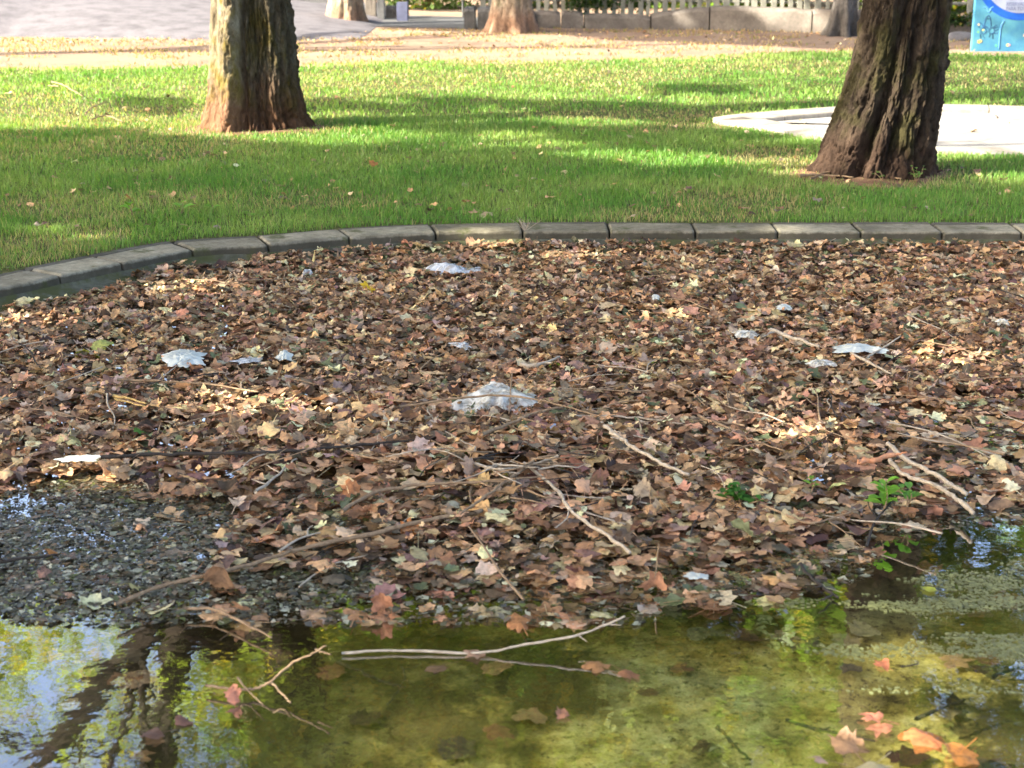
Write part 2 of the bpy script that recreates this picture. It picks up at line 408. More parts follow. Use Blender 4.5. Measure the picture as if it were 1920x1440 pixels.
# lawn outline, in pixels of its far edge
lawn_far_px = [(-900, 150), (-300, 135), (0, 131), (350, 128), (600, 124), (750, 118), (1000, 119), (1250, 113), (1500, 100), (1800, 103), (1950, 108), (2600, 105)]
lf = [at(x, y)[:2] for x, y in lawn_far_px]
LAWN = [tuple(p) for p in lf] + [(16, 6), (14, -6), (0, -9), (-14, -6), (-16, 6)]
def ray_to_poly(c, d, poly):
    best = 1e9
    for i in range(len(poly)):
        a = np.array(poly[i]); b = np.array(poly[(i + 1) % len(poly)]); e = b - a
        den = d[0] * e[1] - d[1] * e[0]
        if abs(den) < 1e-9: continue
        ac = a - c; t = (ac[0] * e[1] - ac[1] * e[0]) / den; u = (ac[0] * d[1] - ac[1] * d[0]) / den
        if t > 0 and 0 <= u <= 1: best = min(best, t)
    return best
S_L = np.linspace(0, TOTAL, 720, endpoint=False)
outL = on_curve(S_L, .29); dL = outL - CEN; rL = np.linalg.norm(dL, axis=1); dLn = dL / rL[:, None]
tl = np.array([ray_to_poly(CEN, d, LAWN) for d in dLn])
def lawn_z(x, y):
    return .012 + .012 * noise(np.asarray(x) * 1.1, np.asarray(y) * 1.1, 0, 5)
rings = []
for f in np.concatenate([[0], np.linspace(.004, 1, 26) ** 1.3]):
    R = rL + (tl - rL) * f
    if f > .98: R = R + (.15 * (noise(CEN[0] + dLn[:, 0] * 40, dLn[:, 1] * 40, 0, 9) - .5))
    P = CEN + dLn * R[:, None]; z = lawn_z(P[:, 0], P[:, 1]) if f < .999 else .0
    rings.append(z3(P, z))
g = link('lawn', ring_sheet('lawn', rings, M_LAWN)); tag(g, kind='structure', label='mown lawn around the pond')

# pond wall and bed
MATZ = -.075; WZ = -.105; BEDZ = -.245
pw = [z3(on_curve(S_ALL, .05), -.02), z3(on_curve(S_ALL, -.012), -.018), z3(on_curve(S_ALL, -.02), -.034), z3(on_curve(S_ALL, -.16), -.056), z3(on_curve(S_ALL, -.30), -.088), z3(on_curve(S_ALL, -.34), -.13), z3(on_curve(S_ALL, -.55), BEDZ)]
for k in (1, 3, 4):
    pw[k][:, :2] += .03 * (noise(pw[k][:, 0] * 3, pw[k][:, 1] * 3, 0, 3)[:, None] - .5); pw[k][:, 2] += .012 * (noise(pw[k][:, 0] * 5, pw[k][:, 1] * 5, 0, 4) - .5)
g = link('pond_wall', ring_sheet('pond_wall', pw, M_PWALL)); tag(g, 'mossy dark concrete inner wall of the pond below the kerb', 'wall', kind='structure')
inn = on_curve(S_ALL, -.5)
rings = [z3(CEN + (inn - CEN) * f, BEDZ - .003 + (.03 * (noise(inn[:, 0] * f * 2, inn[:, 1] * f * 2, 0, 8) - .5) if f < .95 else 0)) for f in (1, .9, .8, .7, .6, .5, .4, .3, .2, .1, .003)]
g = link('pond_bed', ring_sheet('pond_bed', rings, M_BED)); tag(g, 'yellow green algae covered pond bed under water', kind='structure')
wi = on_curve(S_ALL, -.10)
g = link('water', ring_sheet('water', [z3(CEN + (wi - CEN) * f, WZ) for f in (.002, .33, .66, 1)], M_WATER)); tag(g, 'shallow still pond water reflecting trees', kind='structure')

# ------------------------------------------------------------------ kerb stones
kerb = empty('pond_kerb', (*at(900, 433)[:2], 0)); tag(kerb, 'curved grey concrete kerb of single stones around the leaf filled pond', 'kerb')
# arclength of the first measured joint
i0 = int(np.argmin(np.linalg.norm(OUT - far[1], axis=1))); s0 = ARC[i0]
js = [s0]
for k in range(2, 14):
    js.append(ARC[int(np.argmin(np.linalg.norm(OUT - far[k], axis=1)))])
step = np.mean(np.diff(js))
rem = TOTAL - (js[-1] - js[0]); nrem = round(rem / .495)
js += [js[-1] + rem * k / nrem for k in range(1, nrem + 1)]
def stone_mesh(sa, sb, o0, o1, zt, zb, mat, gap=.006, round_=.011, wob=.006, n=4):
    """block following the curve between arclengths sa and sb, offsets o0 (pond side) .. o1"""
    V = []; F = []
    r = round_
    prof = [(o0, zb), (o0, zt - r * 1.3), (o0 + r * .35, zt - r * .35), (o0 + r * 1.3, zt), (o1 - .006, zt), (o1, zt - .006), (o1, zb)]
    ss = np.array([sa + gap, sa + gap + .012, *np.linspace(sa + gap + .05, sb - gap - .05, n - 1), sb - gap - .012, sb - gap])
    dz = random.uniform(-wob, wob); tl_ = random.uniform(-wob, wob); do = random.uniform(-wob, wob)
    m_ = len(prof)
    for a, s in enumerate(ss):
        endk = a in (0, len(ss) - 1)
        for b, (o, z) in enumerate(prof):
            zz = z + (dz + tl_ * (a / len(ss) - .5) if z > zb else 0)
            oo = o + do
            if endk and 0 < b < m_ - 1: zz -= .008; oo = o + do + (.006 if b < 3 else 0)
            if 0 < b < m_ - 1: oo += random.uniform(-.0025, .0025); zz += random.uniform(-.0015, .0015)
            p = on_curve(s, oo); V.append((p[0], p[1], zz))
    for a in range(len(ss) - 1):
        for b in range(m_ - 1):
            F.append((a * m_ + b, a * m_ + b + 1, (a + 1) * m_ + b + 1, (a + 1) * m_ + b))
    F.append(tuple(range(m_ - 1, -1, -1))); F.append(tuple((len(ss) - 1) * m_ + b for b in range(m_)))
    c = np.mean(V, axis=0)
    me = mesh_py('kerb_stone', [np.array(v) - c for v in V], F, mat)
    return me, c
for k in range(len(js) - 1):
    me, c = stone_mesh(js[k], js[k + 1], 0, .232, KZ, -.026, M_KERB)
    o = link('kerb_stone', me, kerb, Vector(c) - kerb.location)
    me, c = stone_mesh(js[k] + .004, js[k + 1] + .004, .246, .305, KZ - .008, -.075, M_KERBB, .003, .006, .003)
    me.name = 'kerb_edging'
    o = link('kerb_edging', me, kerb, Vector(c) - kerb.location)

# ------------------------------------------------------------------ second, dry pond on the right
B_far = [(1400, 238), (1335, 229), (1380, 222), (1500, 212), (1600, 206), (1750, 203), (1900, 206), (2050, 214), (2180, 232), (2190, 255), (2080, 278), (1900, 289), (1700, 283), (1530, 262)]
bp = catmull([at(x, y, .03)[:2] for x, y in B_far], 8, True)[::-1]
bc = bp.mean(0)
# inward offset of the polygon
def offset_poly(P, d):
    T = np.roll(P, -1, 0) - np.roll(P, 1, 0); T /= np.linalg.norm(T, axis=1)[:, None]
    Nn = np.stack([-T[:, 1], T[:, 0]], -1); s = np.sign(np.sum(Nn * (bc - P), 1).sum()); return P + Nn * s * d
BASIN = bp
rb = [z3(offset_poly(bp, .29), .026)] + [z3(bc + (offset_poly(bp, .29) - bc) * f, .026) for f in (.6, .3, .01)]
g = link('dry_basin_floor', ring_sheet('dry_basin_floor', rb, M_BASIN)); tag(g, 'pale sunlit concrete floor of the small dry basin', kind='structure')
ser = np.linalg.norm(np.roll(bp, -1, 0) - bp, axis=1); bA = np.concatenate([[0], np.cumsum(ser)]); bT = bA[-1]
def bcurve(s, off):
    s = s % bT; P = bp if off == 0 else offset_poly(bp, off)
    return np.array([np.interp(s, bA, np.append(P[:, 0], P[0, 0])), np.interp(s, bA, np.append(P[:, 1], P[0, 1]))])
bk = empty('basin_kerb', (bc[0], bc[1], 0)); tag(bk, 'low pale kerb ring around the dry basin behind the right tree', 'kerb')
nb = round(bT / .6)
for k in range(nb):
    sa, sb = bT * k / nb + .005, bT * (k + 1) / nb - .005
    V = []; F = []
    ss = np.linspace(sa, sb, 4)
    for s in ss:
        for off, ztop in ((0, -.05), (0, 1), (.012, 2), (.33, 2), (.34, 1), (.34, -.05)):
            p = bcurve(s, off); hz = .035 + .035 * min(1, max(0, (p[1] - (bc[1] - 1.0)) / 1.5))
            V.append((p[0] - bc[0], p[1] - bc[1], ztop if ztop < 0 else (hz - .01 if ztop == 1 else hz)))
    for a in range(3):
        for b in range(5): F.append((a * 6 + b, a * 6 + b + 1, (a + 1) * 6 + b + 1, (a + 1) * 6 + b))
    F += [(5, 4, 3, 2, 1, 0), tuple(18 + b for b in range(6))]
    link('kerb_stone', mesh_py('basin_kerb_stone', V, F, M_BASINK), bk)

# ------------------------------------------------------------------ tree trunks
def trunk_mesh(name, path, nseg, nring, rf, mat, tf=None):
    """path: list of (z, cx, cy, r); rf(theta, z) -> multiplier"""
    P = np.array(path, float); zt = P[-1, 0]
    z = np.concatenate([np.linspace(P[0, 0], min(1.6, zt), int(nring * .7)), np.linspace(min(1.6, zt), zt, int(nring * .3) + 2)[1:]]) if zt > 1.7 else np.linspace(P[0, 0], zt, nring)
    cx, cy, r = [np.interp(z, P[:, 0], P[:, k]) for k in (1, 2, 3)]
    th = np.linspace(-PI, PI, nseg, endpoint=False)
    Z, T = np.meshgrid(z, th, indexing='ij')
    R = r[:, None] * rf(T, Z)
    X = cx[:, None] + R * np.cos(T); Y = cy[:, None] + R * np.sin(T)
    V = np.stack([X, Y, Z], -1).reshape(-1, 3)
    i = np.arange(len(z) - 1)[:, None] * nseg; j = np.arange(nseg)[None, :]; j2 = (j + 1) % nseg
    F = np.stack([i + j, i + j2, i + nseg + j2, i + nseg + j], -1).reshape(-1, 4)
    return mesh_np(name, V, F, mat, np.repeat(tf(T, Z).reshape(-1, 1), 3, 1) if tf else None, False)
def gauss(t, c, w_):
    d = (t - c + PI) % (2 * PI) - PI; return np.exp(-(d / w_) ** 2)
RD = math.radians
def plates(T, Z, seed, s=1.0, amp=.05):
    x = np.cos(T) * 5 * s; y = np.sin(T) * 5 * s
    n = fbm(x * 1.6, y * 1.6, Z * 3.6 * s, seed, 4); n2 = fbm(x * 5, y * 5, Z * 14 * s, seed + 9, 3)
    ridg = 1 - np.abs(2 * fbm(x * 2.1, y * 2.1, Z * 3.2 * s, seed + 20, 4) - 1) * 2.0
    n3 = fbm(x * 10, y * 10, Z * 34, seed + 30, 2); st_ = np.floor(n * 7) / 7
    return amp * (n - .5) * 1.4 + amp * 1.2 * (st_ - .5) + amp * 1.0 * (n2 - .5) + amp * .5 * (n3 - .5) - amp * 1.3 * np.clip(ridg - .70, 0, 1) * 2.4
def w_left(Z): return RD(-99) + .03 * np.sin(Z * 7) + .05 * (fbm(Z * 3, 0 * Z, 0, 3) - .5)
def rf_left(T, Z):
    zz = np.clip(Z, 0, 4)
    r = 1 + .05 * gauss(T, RD(-124), .40) + .06 * gauss(T, RD(-155), .3) - .05 * gauss(T, RD(-141), .10)
    w1 = w_left(Z)
    r -= .30 * gauss(T, w1, .085); r += .20 * gauss(T, w1 - .25, .20) * np.clip(1.1 - .1 * zz, .4, 1)
    r -= .22 * gauss(T, w1 + .36, .30)
    r -= .10 * gauss(T, RD(-66) + .06 * np.sin(Z * 3), .05) * np.clip(1.3 - Z, .3, 1)
    r -= .12 * gauss(T, RD(-41) - .1 * Z, .07) * np.clip(1.5 - Z, .2, 1)
    r += .05 * gauss(T, RD(-28), .2)
    r -= .06 * gauss(T, RD(20), .1) + .07 * gauss(T, RD(100), .12) + .05 * gauss(T, RD(160), .1)
    fl = np.exp(-np.clip(Z, 0, 9) / .16)
    r += fl * (.06 + .10 * np.cos(5 * T + 1.0))
    return r + plates(T, Z, 31, 1, .085) * (1 - .6 * gauss(T, RD(-140), .5))
def rf_right(T, Z):
    tw = .35 * Z
    r = 1 + .10 * gauss(T, RD(-120) + tw * .3, .35)
    r -= .34 * gauss(T, RD(-118) + tw * .55, .14)
    r -= .20 * gauss(T, RD(-88) + tw * .25, .12) * np.clip(.4 + Z, 0, 1)
    r -= .14 * gauss(T, RD(-58) + .05 * Z, .07)
    r -= .12 * gauss(T, RD(-38), .06)
    r += .06 * gauss(T, RD(-48), .08) + .05 * gauss(T, RD(-24), .1)
    r -= .08 * gauss(T, RD(60), .12) + .08 * gauss(T, RD(140), .12)
    fl = np.exp(-np.clip(Z, 0, 9) / .14)
    r += fl * (.05 + .10 * np.cos(6 * T + .6))
    r += .06 * gauss(T, RD(-5), .2) * np.exp(-((Z - .78) / .06) ** 2)
    return r + plates(T, Z, 57, 1, .095)
def rf_far(seed, nl=6, fl_a=.12):
    def f(T, Z):
        fl = np.exp(-np.clip(Z, 0, 9) / .22)
        return 1 + .035 * np.cos(nl * T + 3 * Z + seed) + fl * (.25 + fl_a * np.cos(nl * T + seed)) + plates(T, Z, seed, 1, .05) + .03 * np.sin(13 * T + seed)
    return f

# ---- shade: where the photograph's ground lies in shade; leaf gaps let the sun through elsewhere
bx = [-600, 0, 200, 350, 590, 800, 1000, 1200, 1330, 1450, 1600, 1920, 2600]
by = [235, 250, 250, 262, 277, 292, 298, 318, 330, 340, 346, 350, 350]
HOLES = []
def hole(px, py, z, rx, ry):
    p = at(px, py, z); k = -z / SUN[2]
    # where this sun ray would cross z = 0
    q = p + SUN * k
    HOLES.append((q[0], q[1], max(rx, .15) + .10, max(ry, .10) + .12))
for h in [(1000, 487, -.15, .24, .07), (1140, 505, -.15, .20, .05), (420, 568, -.15, .30, .09), (90, 632, -.15, .3, .07), (630, 800, -.15, .34, .12), (520, 790, -.15, .2, .06), (250, 915, -.17, .22, .08), (600, 972, -.17, .20, .07),
          (1540, 476, -.15, .11, .04), (1330, 622, -.15, .12, .04), (1640, 860, -.15, .11, .04), (1850, 1425, -.25, .30, .16), (1760, 1390, -.25, .14, .07), (1800, 1260, -.3, .13, .05), (1100, 925, -.15, .16, .05), (180, 450, 0, .16, .06),
          (1850, 700, -.15, .2, .05), (1560, 850, -.15, .1, .04), (900, 1410, -.3, .12, .05), (120, 432, 0, .12, .05)]:
    hole(*h)
for (px, py, Yd, r_) in [(1632, 215, 10.95, .07), (1612, 248, 10.9, .055), (1592, 290, 10.85, .075), (1668, 120, 11, .05), (1655, 235, 11, .035), (1630, 30, 11, .06)]:
    p = atY(px, py, Yd); q = p - SUN * (p[2] / SUN[2]); HOLES.append((q[0], q[1], r_ * 2.0 + .10, r_ + .10))
def shade_wanted(gx, gy):
    px, py = to_px(gx, gy, 0.0)
    n = fbm(gx * 1.3, gy * 1.3, 0, 71, 4) - .5
    n2 = fbm(gx * 4.0, gy * 4.0, 0, 75, 3) - .5
    b = np.interp(px, bx, by) + n * 26 + n2 * 16
    s = (py > b)
    yc = np.interp(px, [680, 1000, 1330], [184, 200, 222]); hh = np.interp(px, [680, 720, 900, 1100, 1290, 1325, 1340], [0, 3, 6, 12, 16, 9, 0])
    s |= np.abs(py - yc) < hh + n2 * 10 * (hh > 0)
    for (xa, xb, ya, yb, h_) in [(620, 1480, 230, 266, 4), (820, 1600, 256, 290, 3), (580, 900, 205, 213, 7), (1250, 1400, 173, 176, 4), (230, 345, 190, 205, 7)]:
        yc = np.interp(px, [xa, xb], [ya, yb]); m_ = (px > xa) & (px < xb) & (np.abs(py - yc) < h_ * (1 + n * 4) + n * 22 + n2 * 10); s |= m_
    # far shade along the wall
    s |= (px > 990) & (py < np.interp(px, [990, 1100, 1300, 1600, 1760, 2100], [64, 70, 80, 92, 92, 100]) + n * 14) & (n2 < .17)
    s |= (px > 640) & (px <= 990) & (py < np.interp(px, [640, 740, 990], [38, 55, 62]) + n * 6)
    s &= ~((gx > Lx - .8) & (gx < Lx + 2.6) & (np.abs(gy - (Ly + SUN[1] / SUN[0] * (gx - Lx))) < .50 + n2 * .15))
    s &= ~((px > 1425) & (px < 1600) & (py < 66) & (fbm(gx * 2.2, gy * 1.2, 0, 99, 2) > .47))
    for (hx, hy, rx, ry) in HOLES:
        q = ((gx - hx) / rx) ** 2 + ((gy - hy) / ry) ** 2
        s &= ~(q < 1 + n2 * 1.2)
    return s
def frame_ground(gx, gy):
    px, py = to_px(gx, gy, 0.0)
    return (px > -120) & (px < 2040) & (gy > 1.0) & (py > -200) 

LEAFQ = np.array([[0, -.5, 0], [.42, 0, .10], [0, .6, -.04], [-.42, 0, .10]])
def crown_points(c, ax, n, seed, clump=.5, shell=.0):
    r = np.random.default_rng(seed)
    P = r.normal(size=(n * 2, 3)); P /= np.linalg.norm(P, axis=1)[:, None]; P *= (r.random((n * 2, 1)) ** (1 / (3 + shell)))
    W = P * np.array(ax) + np.array(c)
    d = np.linalg.norm(P, axis=1)
    k = fbm(W[:, 0] * .9, W[:, 1] * .9, W[:, 2] * .9, seed, 3)
    edge = d + (fbm(W[:, 0] * .5, W[:, 1] * .5, W[:, 2] * .5, seed + 5, 3) - .5) * 1.0
    keep = (k > clump - .1 * (r.random(len(k)) - .5)) & (edge < 1.02)
    return W[keep][:n]
def crown_mesh(name, P, size, seed, base=(.10, .17, .03), yellow=.12, droop=.5):
    r = np.random.default_rng(seed + 100); n = len(P)
    S = size * r.uniform(.7, 1.25, n)
    a = r.uniform(0, 2 * PI, n); tilt = r.normal(0, .65, n); roll = r.normal(0, .5, n)
    ca, sa, cb, sb, cc, sc_ = np.cos(a), np.sin(a), np.cos(tilt), np.sin(tilt), np.cos(roll), np.sin(roll)
    Rz = np.zeros((n, 3, 3)); Rz[:, 0, 0] = ca; Rz[:, 0, 1] = -sa; Rz[:, 1, 0] = sa; Rz[:, 1, 1] = ca; Rz[:, 2, 2] = 1
    Rx = np.zeros((n, 3, 3)); Rx[:, 0, 0] = 1; Rx[:, 1, 1] = cb; Rx[:, 1, 2] = -sb; Rx[:, 2, 1] = sb; Rx[:, 2, 2] = cb
    Ry = np.zeros((n, 3, 3)); Ry[:, 1, 1] = 1; Ry[:, 0, 0] = cc; Ry[:, 0, 2] = sc_; Ry[:, 2, 0] = -sc_; Ry[:, 2, 2] = cc
    M = Rz @ Rx @ Ry
    V = np.einsum('nij,vj->nvi', M, LEAFQ) * S[:, None, None] + P[:, None, :]
    F = (np.array([[0, 1, 2], [0, 2, 3]])[None] + np.arange(n)[:, None, None] * 4).reshape(-1, 3)
    c = np.array(base)[None] * r.uniform(.6, 1.35, (n, 1)); yl = r.random(n) < yellow
    c[yl] = np.array([.24, .20, .035]) * r.uniform(.7, 1.2, (yl.sum(), 1))
    return mesh_np(name, V.reshape(-1, 3), F, M_CROWN, np.repeat(c, 4, 0))
def limb_paths(start, centres, r0, seed):
    rr = random.Random(seed); out = []
    for c in centres:
        c = np.array(c, float); s = np.array(start, float)
        m1 = s + (c - s) * .35 + np.array([rr.uniform(-.3, .3), rr.uniform(-.3, .3), rr.uniform(.2, .8)])
        m2 = s + (c - s) * .7 + np.array([rr.uniform(-.4, .4), rr.uniform(-.4, .4), rr.uniform(.1, .5)])
        P = catmull([s, m1, m2, c], 6); R = np.linspace(r0, r0 * .22, len(P)); out.append((P, R))
        for q in range(3):
            b = P[rr.randrange(7, len(P) - 2)]; e = b + np.array([rr.uniform(-1.3, 1.3), rr.uniform(-1.3, 1.3), rr.uniform(.0, 1.4)])
            mm = (b + e) / 2 + np.array([0, 0, rr.uniform(-.2, .3)])
            Q = catmull([b, mm, e], 5); out.append((Q, np.linspace(r0 * .3, r0 * .08, len(Q))))
    return out
def cull(P):
    k = P[:, 2] / SUN[2]; gx = P[:, 0] - SUN[0] * k; gy = P[:, 1] - SUN[1] * k
    fg = frame_ground(gx, gy); keep = ~fg | shade_wanted(gx, gy)
    return P[keep]
def make_tree(label, trunk_me, path_top, r_top, base, crown_me, limbs, bark, group=None):
    t = empty('plane_tree', base); tag(t, label, 'tree', group)
    off = -Vector(base)
    o = link('trunk', trunk_me, t, off)
    if limbs: link('limbs', tube_mesh('limbs', limbs, bark, 8), t, off)
    if crown_me: link('crown', crown_me, t, off)
    return t

# left tree (in view)
Lp = at(482, 243); Lx, Ly = Lp[0], Lp[1] 
sL = scale_at(482, 243)
def rad(wpx): return wpx / 2 / sL
forkL = refl(462, 1190, Ly)
path = [(-.08, Lx, Ly, rad(198)), (.06, Lx, Ly, rad(188)), (.3, Lx, Ly, rad(168)), (.7, Lx + .01, Ly, rad(156)), (1.15, Lx + .0, Ly, rad(138)), (2.2, Lx + .02, Ly, rad(128)), (4.3, Lx - .05, Ly, rad(122))]
tm = trunk_mesh('trunk', path, 360, 320, rf_left, M_BARK1, lambda T, Z: np.where((T < w_left(Z) + .02) | (T > RD(120)), .98 + .5 * (fbm(np.cos(T) * 7, np.sin(T) * 7, Z * 5, 14, 4) - .5), .40 + .25 * (fbm(np.cos(T) * 8, np.sin(T) * 8, Z * 3, 4, 3) - .3)))  # tint: pale left and dark right bark, exaggerated to paint sun and shade
top = np.array([Lx - .05, Ly, 4.2])
limbs = []
A = catmull([top, (refl(350, 1180, Ly) * .5 + top * .5) + np.array([0, 0, .25]), refl(345, 1180, Ly), refl(320, 1300, Ly), refl(300, 1400, Ly + .3), refl(290, 1550, Ly + .6)], 8)
limbs.append((A, np.linspace(.22, .10, len(A))))
B = catmull([top - np.array([.05, 0, .3]), refl(330, 1110, Ly - .4) , refl(270, 1190, Ly - .5), refl(170, 1310, Ly - .6), refl(75, 1440, Ly - .6), refl(0, 1540, Ly - .7)], 8)
limbs.append((B, np.linspace(.14, .085, len(B))))
for (a, b, c, r_) in [(refl(0, 1380, Ly - .5), refl(50, 1395, Ly - .5), refl(115, 1415, Ly - .55), .05), (refl(100, 1405, Ly - .5), refl(160, 1410, Ly - .4), refl(260, 1425, Ly), .04), (refl(150, 1350, Ly - .5), refl(152, 1400, Ly), refl(140, 1470, Ly), .025)]:
    Q = catmull([a, b, c], 6); limbs.append((Q, np.linspace(r_, r_ * .7, len(Q))))
Cc = catmull([top, top + np.array([.5, .1, 1.5]), top + np.array([1.3, .3, 3.2]), top + np.array([1.8, .4, 5.0])], 8); limbs.append((Cc, np.linspace(.24, .08, len(Cc))))
Cc = catmull([top, top + np.array([.1, .5, 1.5]), top + np.array([.2, 1.6, 3.2]), top + np.array([.4, 2, 5.0])], 8); limbs.append((Cc, np.linspace(.2, .08, len(Cc))))
limbs += limb_paths(A[20], [(Lx - 2.5, Ly + 1, 9.5), (Lx - 1, Ly - 1.2, 9.2)], .08, 4)
limbs += limb_paths(B[16], [(Lx - 3.0, Ly - 1, 8.2), (Lx - 2.2, Ly - 1.5, 9.4)], .06, 5)
P = np.concatenate([crown_points((Lx + 1.4, Ly + .3, 8.4), (2.6, 2.6, 3.4), 15000, 11, .55),
                    crown_points((Lx - 2.1, Ly + .5, 9.9), (2.6, 2.4, 2.6), 11000, 12, .52),
                    crown_points((Lx - 1.9, Ly - .3, 6.2), (2.3, 1.6, 1.5), 2800, 13, .54)])
rq = np.random.default_rng(66); cl = []
for k in range(64):
    c_ = refl(rq.uniform(-80, 330), 1120 + 330 * rq.random() ** 1.5, Ly + rq.uniform(.3, 5.0)); m_ = int(rq.integers(12, 55)); cl.append(c_ + rq.normal(0, 1, (m_, 3)) * np.array([.26, .26, .20]))
for k in range(90):
    c_ = refl(rq.uniform(420, 1250), rq.uniform(1150, 1450), Ly + rq.uniform(-1.5, 2.5)); m_ = int(rq.integers(30, 110)); cl.append(c_ + rq.normal(0, 1, (m_, 3)) * np.array([.35, .35, .25]))
P = np.concatenate([cull(P)] + cl)
P = P[P[:, 2] > 4.4]
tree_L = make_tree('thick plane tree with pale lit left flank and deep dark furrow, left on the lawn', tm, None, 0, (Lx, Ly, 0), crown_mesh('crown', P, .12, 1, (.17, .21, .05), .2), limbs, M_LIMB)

# right tree (in view)
Rp = at(1636, 330); Rx, Ry_ = Rp[0], Rp[1]; sR = scale_at(1636, 330)
def xr(px): return (px - 960) / sR
path = [(-.08, Rx + .0, Ry_, 109 / sR), (.05, Rx, Ry_, 106 / sR), (.25, Rx + .035, Ry_, 98 / sR), (.55, Rx + .09, Ry_, 90 / sR), (.94, Rx + .14, Ry_, 81 / sR), (1.34, Rx + .18, Ry_, 75 / sR), (2.4, Rx + .26, Ry_, 70 / sR), (4.2, Rx + .3, Ry_ + .1, 64 / sR)]
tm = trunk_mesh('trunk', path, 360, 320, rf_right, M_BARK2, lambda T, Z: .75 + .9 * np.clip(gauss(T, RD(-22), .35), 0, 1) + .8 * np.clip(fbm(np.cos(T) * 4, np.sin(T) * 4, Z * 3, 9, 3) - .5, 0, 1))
top = np.array([Rx + .3, Ry_ + .1, 4.1]); limbs = []
for e, r_ in (((.9, .4, 4.2), .17), ((-.9, .3, 4.3), .16), ((0, -1.3, 4.0), .13), ((.3, 1.8, 4.5), .14)):
    e = np.array(e); Q = catmull([top, top + e * .35 + np.array([0, 0, .2]), top + e * .7, top + e * 1.2], 7); limbs.append((Q, np.linspace(r_, .06, len(Q))))
    limbs += limb_paths(Q[12], [Q[-1] + np.array([random.uniform(-1.5, 1.5), random.uniform(-1.5, 1.5), random.uniform(-.3, 1.2)])], .07, int(r_ * 1000))
P = np.concatenate([crown_points((Rx + .3, Ry_ + .3, 7.9), (3.3, 3.0, 3.2), 24000, 21, .52)])
P = cull(P[P[:, 2] > 4.3])
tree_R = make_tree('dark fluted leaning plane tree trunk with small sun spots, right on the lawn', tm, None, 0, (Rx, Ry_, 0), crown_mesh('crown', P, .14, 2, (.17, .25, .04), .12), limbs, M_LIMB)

# far trees
def far_tree(label, px, py, wpx, seed, H, ax, n, lean=(0, 0), bark=M_BARK3, zc=None, flare=.12):
    b = at(px, py); s = scale_at(px, py); r = wpx / 2 / s; X, Y = b[0], b[1] + r * .8
    path = [(-.1, X, Y, r), (.5, X + lean[0] * .1, Y, r * .88), (1.6, X + lean[0] * .3, Y, r * .78), (H * .45, X + lean[0], Y + lean[1], r * .6)]
    tm = trunk_mesh('trunk', path, 120, 90, rf_far(seed, 6, flare), bark)
    top = np.array([X + lean[0], Y + lean[1], H * .45]); cz = zc or H * .72
    cs = [(X + random.uniform(-1, 1) * ax[0] * .6, Y + random.uniform(-1, 1) * ax[1] * .6, cz + random.uniform(-.4, .6) * ax[2]) for _ in range(5)]
    P = cull(crown_points((X + lean[0], Y + lean[1], cz), ax, n, seed, .48)); P = P[P[:, 2] > 3.0]
    return make_tree(label, tm, None, 0, (X, Y, 0), crown_mesh('crown', P, .24, seed, (.085, .14, .028), .12), limb_paths(top - np.array([0, 0, .3]), cs, r * .55, seed), bark)
far_tree('far plane tree with pale ridged bark by the grey mound', 646, 47, 68, 101, 14, (3.4, 3.6, 4.6), 16000, (.1, 0), zc=12.0)
far_tree('far plane tree with brown flared roots beside the grey block end of the wall', 960, 62, 84, 102, 15, (4.2, 4.0, 5.4), 24000, (.0, 0), zc=11.5)
far_tree('slim grey tree with sweeping root against the sunlit wall', 1582, 68, 48, 103, 13, (3.8, 3.5, 5.0), 20000, (.25, 0), zc=11, flare=.5, bark=bark_mat('grey_bark', (.10, .09, .08), (.13, .12, .11), (.12, .11, .09), (.18, .17, .155), .5, .1))

# shading trees, left of the frame
def shade_tree(x, y, seed, ax, H, n, label, dy=0.0):
    path = [(-.1, x, y, .40), (.5, x, y, .33), (1.6, x, y, .29), (H * .55, x + .1, y, .22)]
    tm = trunk_mesh('trunk', path, 60, 60, rf_far(seed), M_BARK3)
    top = np.array([x + .1, y, H * .5])
    cs = [(x + random.uniform(-1, 1) * ax[0] * .7, y + random.uniform(-1, 0 if dy else 1) * ax[1] * .5, H + random.uniform(-.5, .6) * ax[2]) for _ in range(6)]
    r = np.random.default_rng(seed); Q = r.normal(size=(n, 3)); Q /= np.linalg.norm(Q, axis=1)[:, None]; Q *= r.random((n, 1)) ** .4
    P = cull(Q * np.array(ax) + np.array([x, y + dy, H]))
    return make_tree(label, tm, None, 0, (x, y, 0), crown_mesh('crown', P, .24, seed, (.09, .15, .03), .1), limb_paths(top, cs, .16, seed), M_BARK3)
shade_tree(-12.6, -2.6, 201, (4.6, 3.9, 4.0), 8.0, 26000, 'leafy plane tree left of the pond shading its near bank')
shade_tree(-12.2, 1.6, 202, (4.6, 3.9, 4.2), 8.2, 30000, 'leafy plane tree left of the pond shading the open water')
shade_tree(-12.6, 5.6, 203, (4.8, 3.9, 4.2), 8.2, 30000, 'leafy plane tree left of the pond shading the leaf litter')
shade_tree(-12.2, 8.6, 204, (4.6, 4.2, 4.0), 8.0, 30000, 'leafy plane tree left of the lawn shading the grass strip', 1.6)
shade_tree(-12.4, 20.2, 205, (5.0, 4.2, 4.0), 8.4, 30000, 'leafy plane tree far left shading the wall')

